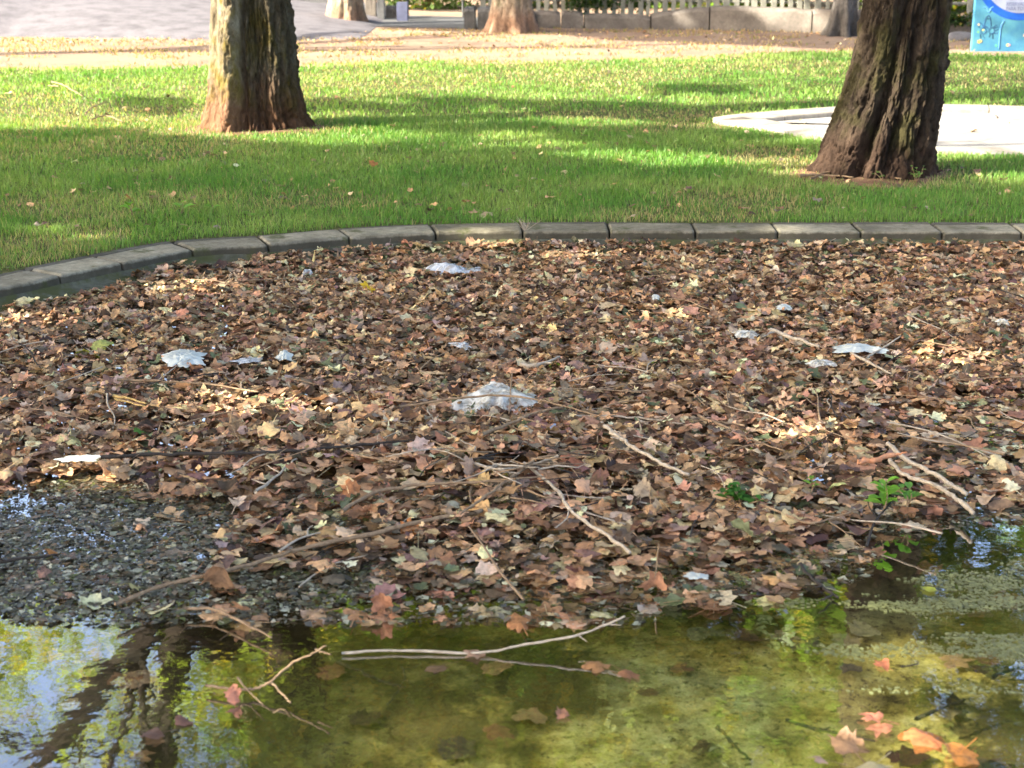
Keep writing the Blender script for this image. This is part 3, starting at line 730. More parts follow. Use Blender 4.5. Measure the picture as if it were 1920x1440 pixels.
M_SOIL = simple('bare_root_soil', (.17, .10, .06), .95, .1, .35)
for (tx, ty, rr_) in ((Lx, Ly, .66), (Rx, Ry_, .62)):
    a_ = np.linspace(0, 2 * PI, 40, endpoint=False); rgs = []
    for f in (1, .8, .6, .3):
        q = rr_ * f * (1 + .25 * (fbm(np.cos(a_) * 2 + tx, np.sin(a_) * 2, 0, 5, 3) - .5) * 2); P_ = np.column_stack([tx + q * np.cos(a_), ty + q * np.sin(a_)]); rgs.append(z3(P_, lawn_z(P_[:, 0], P_[:, 1]) + (-.01 if f == 1 else .004 + .03 * (1 - f)) + .012 * (noise(P_[:, 0] * 9, P_[:, 1] * 9, 0, 3) - .5)))
    tag(link('bare_soil', ring_sheet('bare_soil', rgs, M_SOIL)), 'bare reddish soil around the tree foot', kind='structure')
# ------------------------------------------------------------------ grey mound
mc = at(120, 60); 
nx_, ny_ = 60, 40
gx = np.linspace(-17, -2.3, nx_ * 2); gy = np.linspace(23.0, 36, ny_)
XX, YY = np.meshgrid(gx, gy)
front = np.interp(XX, [at(-600, 80)[0], at(0, 68)[0], at(200, 71)[0], at(400, 74)[0], at(560, 76)[0], at(690, 74)[0], at(740, 72)[0]], [23.4, at(0, 68)[1], at(200, 71)[1], at(400, 74)[1], at(560, 76)[1], at(690, 74)[1] + .3, 27.2])
t = np.clip((YY - front) / 5.0, 0, 1); side = np.clip((-2.3 - XX) / 6.0, 0, 1)
H_ = .62 * (1 - (1 - t) ** 2) * np.clip(side, 0, 1) ** .75 * np.clip((35.5 - YY) / 4, 0, 1)
ZZ = H_ + .02 * (fbm(XX, YY, 0, 3) - .5) * (t > .02) - .03 * (t <= 0)
V = np.stack([XX, YY, ZZ], -1).reshape(-1, 3); i, j = np.meshgrid(np.arange(ny_ - 1), np.arange(nx_ * 2 - 1), indexing='ij'); a = i * nx_ * 2 + j
F = np.stack([a, a + 1, a + nx_ * 2 + 1, a + nx_ * 2], -1).reshape(-1, 4)
g = link('mound', mesh_np('mound', V, F, M_MOUND, None, True)); tag(g, 'low smooth grey mound behind the left tree', kind='structure')

# ------------------------------------------------------------------ wall, blocks, fence
YW = at(1200, 53)[1]
wall = empty('boundary_wall', (at(1200, 53)[0], YW, 0)); tag(wall, 'low weathered concrete wall of long blocks below the picket fence', 'wall')
def wall_block(x0, x1, yb, yt0, yt1, Y, mat=M_WALL, d=.35, name='wall_block', parent=wall, Y2=None):
    Yb = Y if Y2 is None else Y2
    """block between pixel columns at distance Y, bottom row yb, top rows yt0..yt1"""
    X0 = atY(x0, yb, Y)[0]; X1 = atY(x1, yb, Yb)[0]; z0 = atY(x0, yt0, Y)[2]; z1 = atY(x1, yt1, Yb)[2]; Ya = Y
    g_ = .012; n = 7; V = []; F = []
    for k in range(n + 1):
        f = k / n; X = X0 + g_ + (X1 - X0 - 2 * g_) * f; z = z0 + (z1 - z0) * f
        e = .02 if k in (0, n) else 0
        jj = [random.uniform(-.008, .008) for _ in range(4)]; Y = Ya + (Yb - Ya) * f
        V += [(X, Y, -.08), (X, Y + jj[0] * .5, z - .06 - e), (X, Y + .02 + e + jj[1], z - .015 + jj[2] - e), (X, Y + .07, z + jj[3] - e), (X, Y + d, z - e), (X, Y + d, -.08)]
    for k in range(n):
        for b in range(5): F.append((k * 6 + b, (k + 1) * 6 + b, (k + 1) * 6 + b + 1, k * 6 + b + 1))
    F += [(0, 1, 2, 3, 4, 5), tuple(n * 6 + b for b in (5, 4, 3, 2, 1, 0))]
    P0 = Vector(parent.location) if parent else Vector()
    return link(name, mesh_py(name, [np.array(v) - np.array(P0) for v in V], F, mat), parent)
def wallY(x): return at(x, np.interp(x, [900, 1100, 1330, 1600, 1780, 2150], [52, 53, 56, 63, 62, 62]))[1]
for x0, x1, t0, t1 in [(1000, 1052, 20, 22), (1052, 1095, 20, 23), (1095, 1220, 26, 29), (1220, 1330, 26, 12), (1330, 1522, 11, 17), (1522, 1600, 17, 19), (1600, 1780, 19, 20), ]:
    wall_block(x0, x1, 54, t0, t1, wallY(x0), Y2=wallY(x1))
wall_block(1775, 1850, 60, 30, 33, wallY(1800)); wall_block(1850, 2150, 60, 30, 33, wallY(1800)); wall_block(1748, 1773, 60, 24, 24, wallY(1760) - .05, d=.3)
o = empty('end_block_pair', (*atY(893, 48, YW - .3)[:2], 0)); tag(o, 'two dark square concrete blocks at the open gap of the wall', 'block')
wall_block(869, 893, 50, 15, 15, YW - .25, M_WALLD, .5, 'block', o); wall_block(894, 935, 52, 15, 15, YW - .3, M_WALLD, .5, 'block', o)
wall_block(935, 1000, 52, 17, 18, YW, M_WALLD)
gw = empty('grey_rear_wall', (*atY(620, 25, 33)[:2], 0)); tag(gw, 'plain dark grey wall behind the mound and the pale far tree', 'wall')
wall_block(-400, 672, 22, -60, -60, 33.5, M_WALLD, .3, 'wall_block', gw)
wall_block(672, 682, 36, -60, -60, 30.2, M_WALLD, .2, 'pillar', gw)
pw_ = empty('pale_gate_wall', (*atY(700, 30, 30)[:2], 0)); tag(pw_, 'weathered low wall and post left of the open gap', 'wall')
wall_block(684, 706, 34, -30, -30, 30.0, M_WALL, .2, 'wall_block', pw_); wall_block(706, 722, 36, -60, -60, 29.7, M_WALLD, .25, 'post', pw_); wall_block(722, 745, 34, 10, 12, 30.2, M_WALL, .2, 'wall_block', pw_)
bb = link('utility_box', box_mesh('utility_box', .20, .18, .34, simple('blue_grey_metal', (.12, .13, .20), .5), .01), None, (*atY(755, 34, 29.4)[:2], -.01)); tag(bb, 'small blue grey metal box standing at the gate gap', 'box')
# path strip through the gap, enlarged in grey to paint the ground's shade
pa, pb, pc, pd = at(690, 50), at(985, 56), at(1010, 36), at(660, 26)
pm = mesh_py('path', [(*pa[:2], .004), (*pb[:2], .004), (*pc[:2], .004), (*pd[:2], .004)], [(0, 1, 2, 3)], M_WALLD); tag(link('path', pm), 'grey path strip at the wall gap, widened to stand in for shaded ground', kind='structure')
rp = empty('rope_barrier', (*atY(820, 40, 30.5)[:2], 0)); tag(rp, 'dark rope hung across the open gap of the wall', 'barrier')
Q = catmull([atY(765, 17, 30.5), atY(815, 20, 30.5), atY(868, 21, 30.5)], 6) - np.array(rp.location); link('rope', tube_mesh('rope', [(Q, np.full(len(Q), .012))], simple('rope_dark', (.06, .05, .04)), 6), rp)
for x in (765, 868):
    a = atY(x, 40, 30.5); link('rope_post', tube_mesh('rope_post', [(np.array([[a[0], a[1], -.05], [a[0], a[1], .3], [a[0], a[1], .5]]) - np.array(rp.location), np.array([.02, .02, .02]))], simple('post_dark', (.06, .06, .055)), 6), rp)

# picket fence
YF = YW + .22
fence = empty('picket_fence', (at(1200, 53)[0], YF, 0)); tag(fence, 'weathered grey wooden picket fence standing on the low wall', 'fence')
M_PICK = simple('weathered_wood', (.24, .235, .19), .85, .15, .3)
pick = []
for v in range(4):
    V = []; F = []; hw = .034 + .004 * v; n = 6
    for k in range(n + 1):
        z = 1.25 * k / n; s = 1 - (.0 if k < n else .75); bow = .012 * math.sin(k * 1.1 + v)
        V += [(-hw * s + bow, -.012, z), (hw * s + bow, -.012, z), (hw * s + bow, .012, z), (-hw * s + bow, .012, z)]
    for k in range(n):
        for b in range(4): F.append((k * 4 + b, k * 4 + (b + 1) % 4, (k + 1) * 4 + (b + 1) % 4, (k + 1) * 4 + b))
    F += [(3, 2, 1, 0), (n * 4, n * 4 + 1, n * 4 + 2, n * 4 + 3)]
    pick.append(mesh_py('picket', V, F, M_PICK))
x = atY(905, 20, YF)[0]; xe = atY(2150, 20, YF)[0]
while x < xe:
    pxx = 960 + x / (YF * ct) * FPX
    if not (1752 < pxx < 1783):
        o = link('picket', random.choice(pick), fence, Vector((x, wallY(pxx) + .22 + random.uniform(-.01, .01), .22)) - Vector(fence.location)); o.rotation_euler = (0, random.gauss(0, .02), random.gauss(0, .1)); o.scale = (random.uniform(.85, 1.2), 1, random.uniform(.93, 1.03))
    x += random.uniform(.115, .165)
for zz in (.45, 1.15):
    V = np.array([[atY(q_, 20, YF)[0], wallY(q_) + .265, zz] for q_ in (905, 1000, 1100, 1330, 1600, 1780, 2150)]) - np.array(fence.location)
    link('rail', tube_mesh('rail', [(V, np.full(7, .028))], M_PICK, 6), fence)
rpost = link('red_post', tube_mesh('red_post', [(np.array([[0, 0, 0], [0, 0, 1.2], [0, 0, 2.4]]), np.full(3, .055))], simple('dark_red_paint', (.25, .02, .04), .5), 14), None, (atY(1765, 25, wallY(1765) + .4)[0], wallY(1765) + .4, -.02)); tag(rpost, 'dark red round post rising behind the wall at right', 'post')
# ivy on the wall top
r = np.random.default_rng(5); n = 1500; sx = r.random(n)
ix = np.array([atY(1060 + 165 * a, 20, YF)[0] for a in sx]); iz = .42 + .10 * r.normal(size=n) + .1 * fbm(ix * 3, ix * 0, 0, 4); iy = YF - .07 + r.normal(0, .07, n)
tag(link('ivy', crown_mesh('ivy', np.column_stack([ix, iy, iz]), .055, 77, (.04, .08, .02), .05)), 'dark ivy creeping over the wall top and pickets', 'ivy')
n = 350; ix = r.normal(atY(1748, 30, YW)[0], .16, n); tag(link('ivy', crown_mesh('ivy', np.column_stack([ix, wallY(1748) - .02 + r.normal(0, .05, n), .12 + .2 * r.random(n)]), .06, 78, (.04, .08, .02), .05)), 'small ivy clump on the wall behind the right tree', 'ivy')

# bushes and trees beyond the fence (sunlit mass)
r = np.random.default_rng(9)
def bush(name, label, c, ax, n, size, seed, base, cat, kind=None):
    P = crown_points(c, ax, n, seed, .42); P = P[P[:, 2] > 0]
    b = empty(name, (c[0], c[1], 0)); tag(b, label, cat, kind=kind)
    me = crown_mesh('foliage', P - np.array([c[0], c[1], 0]), size, seed, base, .15); link('foliage', me, b)
    link('stem', tube_mesh('stem', limb_paths((0, 0, 0), [(random.uniform(-.5, .5) * ax[0], 0, c[2] + random.uniform(0, .4) * ax[2]) for _ in range(4)], .07, seed), M_BARK3, 6), b)
bush('bush', 'sunlit green bush seen through the open gap of the wall', (-1.7, 33.6, 1.0), (1.6, 1.2, 1.6), 9000, .10, 301, (.13, .20, .06), 'bush')
bush('bush', 'olive green bush behind the left end of the picket fence', (.9, 34.5, 1.2), (2.0, 1.3, 1.9), 9000, .12, 302, (.12, .19, .05), 'bush')
bush('bush', 'bright green bush behind the middle of the picket fence', (4.3, 34.0, 1.3), (2.4, 1.3, 2.0), 9000, .13, 303, (.13, .21, .04), 'bush')
bush('bush', 'bright lime green bush behind the fence beside the red post', (8.3, 32.5, 1.4), (2.3, 1.3, 2.0), 9000, .13, 304, (.16, .25, .04), 'bush')
Q = []
for k in range(9):
    cx_ = -4 + k * 4.0; Q.append(crown_points((cx_, 42 + 3 * math.sin(k * 2), 8 + 2.5 * math.sin(k * 1.7)), (3.6, 3, 6.5), 4500, 400 + k, .45))
P = np.concatenate(Q); tag(link('distant_trees', crown_mesh('distant_trees', P[P[:, 2] > 0], .5, 401, (.06, .10, .025), .05)), 'distant mass of trees beyond the fence', kind='stuff')
Q = [crown_points((-30 + 4.5 * k, 48, 3.2), (3.6, 2, 3.4), 1200, 500 + k, .45) for k in range(6)]
P = np.concatenate(Q); tag(link('distant_trees', crown_mesh('distant_trees', P[P[:, 2] > 0], .5, 402, (.06, .10, .025), .05)), 'low distant trees behind the mound', kind='stuff')

# stone by the sign
def rock(sx, sy, sz, seed, mat):
    import bmesh
    bm = bmesh.new(); bmesh.ops.create_icosphere(bm, subdivisions=3, radius=1)
    for v in bm.verts:
        k = 1 + .5 * (float(fbm(v.co.x * 1.3 + 5, v.co.y * 1.3, v.co.z * 1.3, seed)) - .5)
        v.co = Vector((v.co.x * sx * k, v.co.y * sy * k, max(v.co.z, -.3) * sz * k))
    me = bpy.data.meshes.new('rock'); bm.to_mesh(me); bm.free(); me.materials.append(mat); return me
b = at(1805, 76); tag(link('stone', rock(.26, .2, .13, 3, M_STONE), None, (b[0], b[1] + .15, .0)), 'grey rounded stone lying left of the blue painted panel', 'stone')

# ------------------------------------------------------------------ blue sign panel
sb = at(1822, 96); sX, sY = sb[0], sb[1]; sS = scale_at(1822, 96)
sign = empty('painted_panel', (sX + .6, sY, 0)); tag(sign, 'light blue painted panel with blue ring and white disc of lettering at right', 'sign')
def sp(px, py): return ((px - 1822) / sS - .6, (96 - py) / sS / ct)
m = NM('light_blue_paint'); v = m.coord(); n1 = m.noise(v, 4, 5, .65); n2 = m.noise(v, 30, 4, .7)
c = m.ramp(n1, [(.3, (.035, .15, .28)), (.5, (.055, .20, .29)), (.7, (.08, .25, .29))]); c = m.mix(.5, c, m.ramp(n2, [(.3, (.8, .85, .9)), (.7, (1.1, 1.1, 1.1))]), 'MULTIPLY'); m.base(c, .5, .4)
pm = box_mesh('panel', 1.35, .09, 1.45, m.m, .006); link('panel', pm, sign, (.075, .045, -.02))
def flat(name, pts, mat, y, parent=sign, th=.004):
    n = len(pts); V = [(p[0], -y, p[1]) for p in pts] + [(p[0], -y + th, p[1]) for p in pts]
    F = [tuple(range(n))] + [tuple(range(2 * n - 1, n - 1, -1))] + [(k, n + k, n + (k + 1) % n, (k + 1) % n) for k in range(n)]
    return link(name, mesh_py(name, V, F, mat), parent)
cx0, cz0 = sp(1905, -54); ro = 100 / sS; ri = 86 / sS
circ = lambda r0, n=64: [(cx0 + r0 * math.cos(2 * PI * k / n), cz0 + r0 * math.sin(2 * PI * k / n)) for k in range(n)]
cx0, cz0 = sp(1906, -43); ro = 88 / sS; ri = 75 / sS
flat('blue_ring', circ(ro), simple('strong_blue_paint', (.012, .085, .42), .5), .004)
flat('white_disc', circ(ri), simple('white_paint', (.27, .30, .40), .55, .3, .08), .008)
M_INK = simple('faded_grey_lettering', (.13, .15, .25), .6); M_DOOD = simple('dark_marker', (.02, .06, .16), .6)
def text(body, px, py, hpx):
    cu = bpy.data.curves.new('lettering', 'FONT'); cu.body = body; cu.align_x = 'CENTER'; cu.size = hpx / sS * 1.38; cu.extrude = .001; cu.offset = .0012
    tmp = bpy.data.objects.new('tmp', cu); COL.objects.link(tmp); bpy.context.view_layer.update()
    me = bpy.data.meshes.new_from_object(tmp.evaluated_get(bpy.context.evaluated_depsgraph_get())); bpy.data.objects.remove(tmp); me.materials.clear(); me.materials.append(M_INK)
    o = link('lettering', me, sign)
    x_, z_ = sp(px, py); o.location = (x_, -.0095, z_); o.rotation_euler = (PI / 2, 0, 0); o.scale = (.85, 1, 1)
text('ESPACIO', 1900, 6, 6.5); text('RESERVADO', 1900, 16, 6.5); text('PARA TOTS', 1899, 24, 6.5)
def stroke(name, pts, mat, w_=.55):
    P = [(sp(*p)[0], -.002, sp(*p)[1]) for p in pts]; P = catmull(P, 6) if len(P) > 2 else np.array(P)
    return P, np.full(len(P), w_ / sS)
arch = [(1842, 54), (1842, 45), (1844, 37), (1848, 33.5), (1851, 37), (1853, 45), (1854, 54)]
def cpts(cx_, cy_, r_): return [(cx_ + r_ * math.cos(a), cy_ + r_ * math.sin(a)) for a in np.linspace(0, 2 * PI, 13)]
str_ = [arch, cpts(1841, 60, 5.2), cpts(1856, 60, 5.2), [(1833, 45), (1838, 50), (1841, 54), (1846, 53), (1850, 57)], [(1830, 53), (1834, 54)],
        [(1835.5, 65), (1836, 73)], [(1840, 66), (1841, 70), (1844, 73)], [(1854, 65), (1852, 71)], [(1858.5, 64), (1859, 74)],
        [(1858, 54), (1862, 51), (1865, 50)], [(1860, 56), (1864, 54), (1868, 54)], [(1861, 60), (1864, 59), (1868, 58)], [(1860, 63), (1864, 65), (1867, 63)], [(1846, 39), (1850, 39)]]
link('doodle', tube_mesh('doodle', [stroke('s', p, M_DOOD) for p in str_], M_DOOD, 5), sign)
M_VIO = simple('faded_blue_line', (.10, .28, .62), .6)
link('faint_line', tube_mesh('faint_line', [stroke('s', p, M_VIO, .9) for p in ([(1878, 42), (1873, 52), (1872, 70), (1872, 92)], [(1837, 19), (1843, 20), (1848, 27), (1852, 20), (1856, 18)])], M_VIO, 5), sign)
for (fx, fy, c_, r_) in [(1834, 79, (.6, .35, .10), 3.2), (1837, 78, (.55, .40, .15), 2.6), (1888, 85, (.5, .5, .12), 2.4), (1891, 85, (.55, .25, .3), 2.0), (1831, 49, (.6, .38, .2), 1.8), (1919, 68, (.65, .4, .2), 3), (1867, 86, (.1, .4, .25), 2.4), (1831, 62, (.15, .4, .15), 2), (1840, 58.5, (.5, .6, .2), 2)]:
    x_, z_ = sp(fx, fy); flat('painted_flower', [(x_ + r_ / sS * math.cos(a) * (1 + .25 * math.cos(5 * a)), z_ + r_ / sS * math.sin(a) * (1 + .25 * math.cos(5 * a))) for a in np.linspace(0, 2 * PI, 20, endpoint=False)], simple('flower_paint', c_, .6), .003 if fx != 1837 and fx != 1891 else .006)

# ------------------------------------------------------------------ grass
def grass_blades(n, x0, x1, y0, y1, hgt, wid, seed):
    r = np.random.default_rng(seed)
    x = r.uniform(x0, x1, n); y = r.uniform(y0, y1, n)
    k = inside_poly(x, y, LAWN); x, y = x[k], y[k]
    k = ~inside_poly(x, y, ring_out); x, y = x[k], y[k]
    k = ~inside_poly(x, y, BASIN_OUT); x, y = x[k], y[k]
    px, py = to_px(x, y, 0); k = (px > -600) & (px < 2560); x, y, px, py = x[k], y[k], px[k], py[k]
    tr = (np.hypot(x - Lx, y - Ly) > .40) & (np.hypot(x - Rx, y - Ry_) > .38); x, y, px, py = x[tr], y[tr], px[tr], py[tr]
    # dry worn patches
    d = fbm(x * .8, y * .8, 0, 41, 4)
    dry = np.clip((d - .52) * 5, 0, 1) * .55
    for (cx_, cy_, rx, ry, a) in [(1180, 222, 230, 11, .75), (1330, 240, 140, 8, .7), (1440, 300, 90, 16, .9), (1500, 318, 60, 12, .9), (420, 250, 260, 14, .55), (1270, 96, 200, 8, .6), (300, 236, 200, 14, .45), (1850, 150, 250, 22, .55), (1000, 150, 260, 14, .4), (190, 445, 60, 14, .6), (1560, 128, 500, 10, .4), (120, 500, 160, 25, .5), (60, 470, 120, 22, .5)]:
        dry = np.maximum(dry, a * np.clip(1.4 - ((px - cx_) / rx) ** 2 - ((py - cy_) / ry) ** 2, 0, 1))
    rb_ = np.hypot(x - Rx, (y - Ry_) * 1.0); dry = np.maximum(dry, np.clip(1.5 - rb_ / .6, 0, .85)); rb_ = np.hypot(x - Lx, y - Ly); dry = np.maximum(dry, np.clip(1.4 - rb_ / .62, 0, .7))
    keep = r.random(len(x)) > dry * .55; x, y, dry, py = x[keep], y[keep], dry[keep], py[keep]; n = len(x)
    cl = fbm(x * 5, y * 5, 0, 44, 3)
    h = hgt * r.uniform(.5, 1.25, n) * (.55 + .9 * cl) * (1 - .45 * dry); wd = wid * r.uniform(.7, 1.4, n)
    a = r.uniform(0, 2 * PI, n); la = r.uniform(0, 2 * PI, n); lean = np.abs(r.normal(0, .55, n)) * h
    z = lawn_z(x, y) - .004
    b0 = np.stack([x - np.cos(a) * wd / 2, y - np.sin(a) * wd / 2, z], -1); b1 = np.stack([x + np.cos(a) * wd / 2, y + np.sin(a) * wd / 2, z], -1)
    m0 = np.stack([x - np.cos(a) * wd * .4 + np.cos(la) * lean * .35, y - np.sin(a) * wd * .4 + np.sin(la) * lean * .35, z + h * .6], -1)
    m1 = np.stack([x + np.cos(a) * wd * .4 + np.cos(la) * lean * .35, y + np.sin(a) * wd * .4 + np.sin(la) * lean * .35, z + h * .6], -1)
    tp = np.stack([x + np.cos(la) * lean, y + np.sin(la) * lean, z + h], -1)
    V = np.stack([b0, b1, m1, m0, tp], 1)
    F = (np.array([[0, 1, 2], [0, 2, 3], [3, 2, 4]])[None] + np.arange(n)[:, None, None] * 5).reshape(-1, 3)
    g1 = np.array([.10, .23, .035]); g2 = np.array([.26, .34, .09]); st_ = np.array([.42, .34, .16])
    mixv = np.clip(fbm(x * 1.5, y * 1.5, 0, 47, 3) * 1.4 - .35 + r.normal(0, .2, n), 0, 1)[:, None]
    c = g1 * (1 - mixv) + g2 * mixv; c *= r.uniform(.65, 1.3, (n, 1))
    s_ = r.random(n) < (.03 + dry * .75); c[s_] = st_ * r.uniform(.6, 1.15, (s_.sum(), 1))
    return V.reshape(-1, 3), F, np.repeat(c, 5, 0)
ring_out = on_curve(np.linspace(0, TOTAL, 400, endpoint=False), .305)
BASIN_OUT = bc + (bp - bc) * 1.0
parts = [grass_blades(185000, -6, 7, 8.0, 11.2, .048, .0042, 1), grass_blades(145000, -7, 8, 11.2, 14.5, .048, .006, 2), grass_blades(140000, -9.5, 11.5, 14.5, 23.5, .045, .010, 3), grass_blades(15000, -5, 5.5, 6.8, 8.6, .045, .0042, 4)]
VV = []; FF = []; CC = []; off = 0
for V, F, c in parts: VV.append(V); FF.append(F + off); CC.append(c); off += len(V)
tag(link('grass', mesh_np('grass', np.concatenate(VV), np.concatenate(FF), M_GRASS, np.concatenate(CC))), 'short green grass of the lawn with straw coloured patches', 'grass', kind='stuff')
# sparse dry tufts on the earth
r = np.random.default_rng(14); n = 26000; x = r.uniform(-9, 10, n); y = r.uniform(18.5, 27.5, n); k = ~inside_poly(x, y, LAWN) & (fbm(x * 1.5, y * 2.5, 0, 7, 3) > .5) & ((x > -2.2) | (y < 25.2)); x, y = x[k], y[k]; n = len(x)
a = r.uniform(0, 2 * PI, n); h = .02 + .03 * r.random(n); wd = .012
V = np.stack([np.stack([x - np.cos(a) * wd, y - np.sin(a) * wd, 0 * x - .004], -1), np.stack([x + np.cos(a) * wd, y + np.sin(a) * wd, 0 * x - .004], -1), np.stack([x + .02 * r.normal(size=n), y + .02 * r.normal(size=n), h], -1)], 1)
c = np.array([.38, .27, .14]) * r.uniform(.6, 1.2, (n, 1)); gk = r.random(n) < .10; c[gk] = (.2, .25, .06)
tag(link('dry_grass', mesh_np('dry_grass', V.reshape(-1, 3), np.arange(n * 3).reshape(-1, 3), M_GRASS, np.repeat(c, 3, 0))), 'sparse dry straw tufts on the bare earth', 'grass', kind='stuff')

# ------------------------------------------------------------------ describing where a loose thing lies
MARKS = [('the plastic bag', 932, 745), ('the clear plastic wrap', 848, 512), ('the white paper sheet', 345, 676), ('the torn white plastic', 1605, 658), ('the long black stick', 450, 852), ('the thick peeled stick', 1200, 840),
         ('the parallel grey sticks', 1745, 905), ('the green seedling', 1655, 930), ('the bright yellow leaf', 690, 541), ('the tan fan leaf', 415, 1080), ('the upright tent leaf', 718, 1130), ('the dark hollow', 930, 885),
         ('the orange domed leaf', 768, 996), ('the green clump', 1385, 935), ('the leaf pair', 180, 655), ('the paper ball', 1229, 562), ('the golden curled leaf', 1455, 1084), ('the orange upright leaf', 1228, 1092), ('the shiny scrap', 1398, 631), ('the yellow stalk', 245, 750), ('the dry kerb tuft', 985, 470)]
MARKS_G = [('the left tree', 482, 250), ('the right tree', 1636, 340), ('the dry basin', 1720, 250), ('the broad leaved weed', 248, 405), ('the dry kerb tuft', 985, 410), ('the orange leaf', 700, 308)]
USED = {}
def where(px, py, kind, col=None, size=1.0, marks=None, where_='on the litter'):
    ms = sorted((math.hypot(px - a, (py - b) * 1.6), n, px - a, (py - b) * 1.6) for n, a, b in (marks or MARKS))
    if col is not None:
        l = .3 * col[0] + .6 * col[1] + .1 * col[2]; rb = col[0] / (col[1] + 1e-6)
        cn = 'dark brown' if l < .085 else ('rust brown' if rb > 1.9 and l < .2 else ('pale beige' if l > .30 else ('orange tan' if rb > 1.85 else ('tan' if l > .2 else ('greyish brown' if rb < 1.45 else 'mid brown')))))
    else: cn = 'thin'
    sz = 'small ' if size < .8 else ('large ' if size > 1.15 else '')
    for d, n, dx, dy in ms[:9]:
        dist = 'just' if d < 70 else ('a little way' if d < 150 else ('some way' if d < 260 else 'far'))
        h = 'right' if dx > 0 else 'left'; v = 'nearer the camera than' if dy > 0 else 'beyond'
        if abs(dx) > 2.2 * abs(dy): di = h + ' of'
        elif abs(dy) > 2.2 * abs(dx): di = v
        else: di = ('before and ' if dy > 0 else 'beyond and ') + h + ' of'
        lb = f'{sz}{cn} {kind} {dist} {di} {n}'
        if lb not in USED: USED[lb] = 1; return lb
    return lb

# ------------------------------------------------------------------ plane leaves
half = [(90, .54), (76, .43), (64, .34), (50, .45), (37, .53), (23, .42), (8, .33), (-8, .39), (-24, .40), (-46, .28), (-72, .19)]
def leaf_variant(seed, ring=True):
    r = random.Random(seed)
    ang = [h for h in half] + [(-90, .07)] + [(180 - a, q) for a, q in reversed(half[1:])]
    ang = sorted(ang, key=lambda t: -t[0]) if False else ang
    out = []; mrg = r.choice([0, .3, .7, 1.0]); sx = r.uniform(.6, 1.0)
    for a, q in ang:
        q2 = (q * (1 - mrg) + .42 * mrg) * r.uniform(.70, 1.18); a2 = math.radians(a + r.uniform(-4, 4)); out.append((q2 * math.cos(a2) * sx, q2 * math.sin(a2)))
    n = len(out)
    cup = r.uniform(-1.1, .5); fold = r.uniform(-.7, .4); twist = r.uniform(-.8, .8); k1, k2 = r.uniform(0, 6), r.uniform(0, 6); amp = r.uniform(.04, .12)
    roll = r.uniform(0, .9) if r.random() < .5 else 0; ra = r.uniform(0, PI)
    def dz(x, y):
        z = cup * (x * x + y * y) * .8 + fold * abs(x) * .6 + twist * x * y + amp * math.sin(9 * x + k1) * math.cos(8 * y + k2)
        u = x * math.cos(ra) + y * math.sin(ra)
        if roll and u > .15: z += roll * (u - .15) * 1.6; f = 1 - .55 * roll * (u - .15) / (u + 1e-6); x, y = x * f, y * f
        return (x, y, z)
    V = [dz(0, 0)]
    if ring:
        V += [dz(x * .55, y * .55) for x, y in out] + [dz(x, y) for x, y in out]
        F = [(0, 1 + k, 1 + (k + 1) % n) for k in range(n)]
        for k in range(n): a, b = 1 + k, 1 + (k + 1) % n; F += [(a, a + n, b + n), (a, b + n, b)]
    else:
        V += [dz(x, y) for x, y in out]; F = [(0, 1 + k, 1 + (k + 1) % n) for k in range(n)]
    # stalk
    if ring:
        b = len(V); bx_, bz = r.uniform(-.12, .12), r.uniform(0, .2)
        V += [(.012, -.02, .012), (-.012, -.02, .012), (bx_ - .01, -.75, bz), (bx_ + .01, -.75, bz + .01)]; F += [(b, b + 1, b + 2), (b, b + 2, b + 3)]
    V = np.array(V); F = np.array(F); F = F[:, ::-1]
    return V, F
HI = [leaf_variant(s) for s in range(36)]; LO = [leaf_variant(100 + s, False) for s in range(24)]
PAL = np.array([(.36, .23, .135), (.30, .18, .105), (.22, .125, .07), (.15, .085, .05), (.09, .055, .035), (.26, .205, .16), (.42, .24, .135), (.46, .34, .21), (.13, .075, .065), (.19, .15, .115), (.38, .29, .19)])
PW = np.array([.18, .16, .14, .08, .06, .08, .08, .08, .05, .05, .04]); PW = PW / PW.sum()
def leaf_cols(r, n, rare=.02):
    c = PAL[r.choice(len(PAL), n, p=PW)] * np.array([1.55, 1.50, 1.32]) * r.choice([.38, .85, 1.15, 1.6], (n, 1)) * r.uniform(.8, 1.2, (n, 1)) * (1 + r.normal(0, .06, (n, 3)))
    k = r.random(n) < rare; c[k] = np.array([.17, .20, .09]) * r.uniform(.6, 1.2, (k.sum(), 1)); return np.clip(c, .01, .8)
def rots(r, n, tilt):
    q = r.uniform(0, 2 * PI, n); tx = r.normal(0, 1, n) * tilt; ty = r.normal(0, 1, n) * tilt
    fl = r.random(n) < .4; tx = tx + np.where(fl, PI, 0)
    def mk(a, ax):
        c, s = np.cos(a), np.sin(a); M = np.zeros((n, 3, 3)); i, j = [(1, 2), (2, 0), (0, 1)][ax]; M[:, ax, ax] = 1; M[:, i, i] = c; M[:, i, j] = -s; M[:, j, i] = s; M[:, j, j] = c; return M
    return mk(q, 2) @ mk(tx, 0) @ mk(ty, 1)
ring_in = on_curve(np.linspace(0, TOTAL, 400, endpoint=False), -.05)
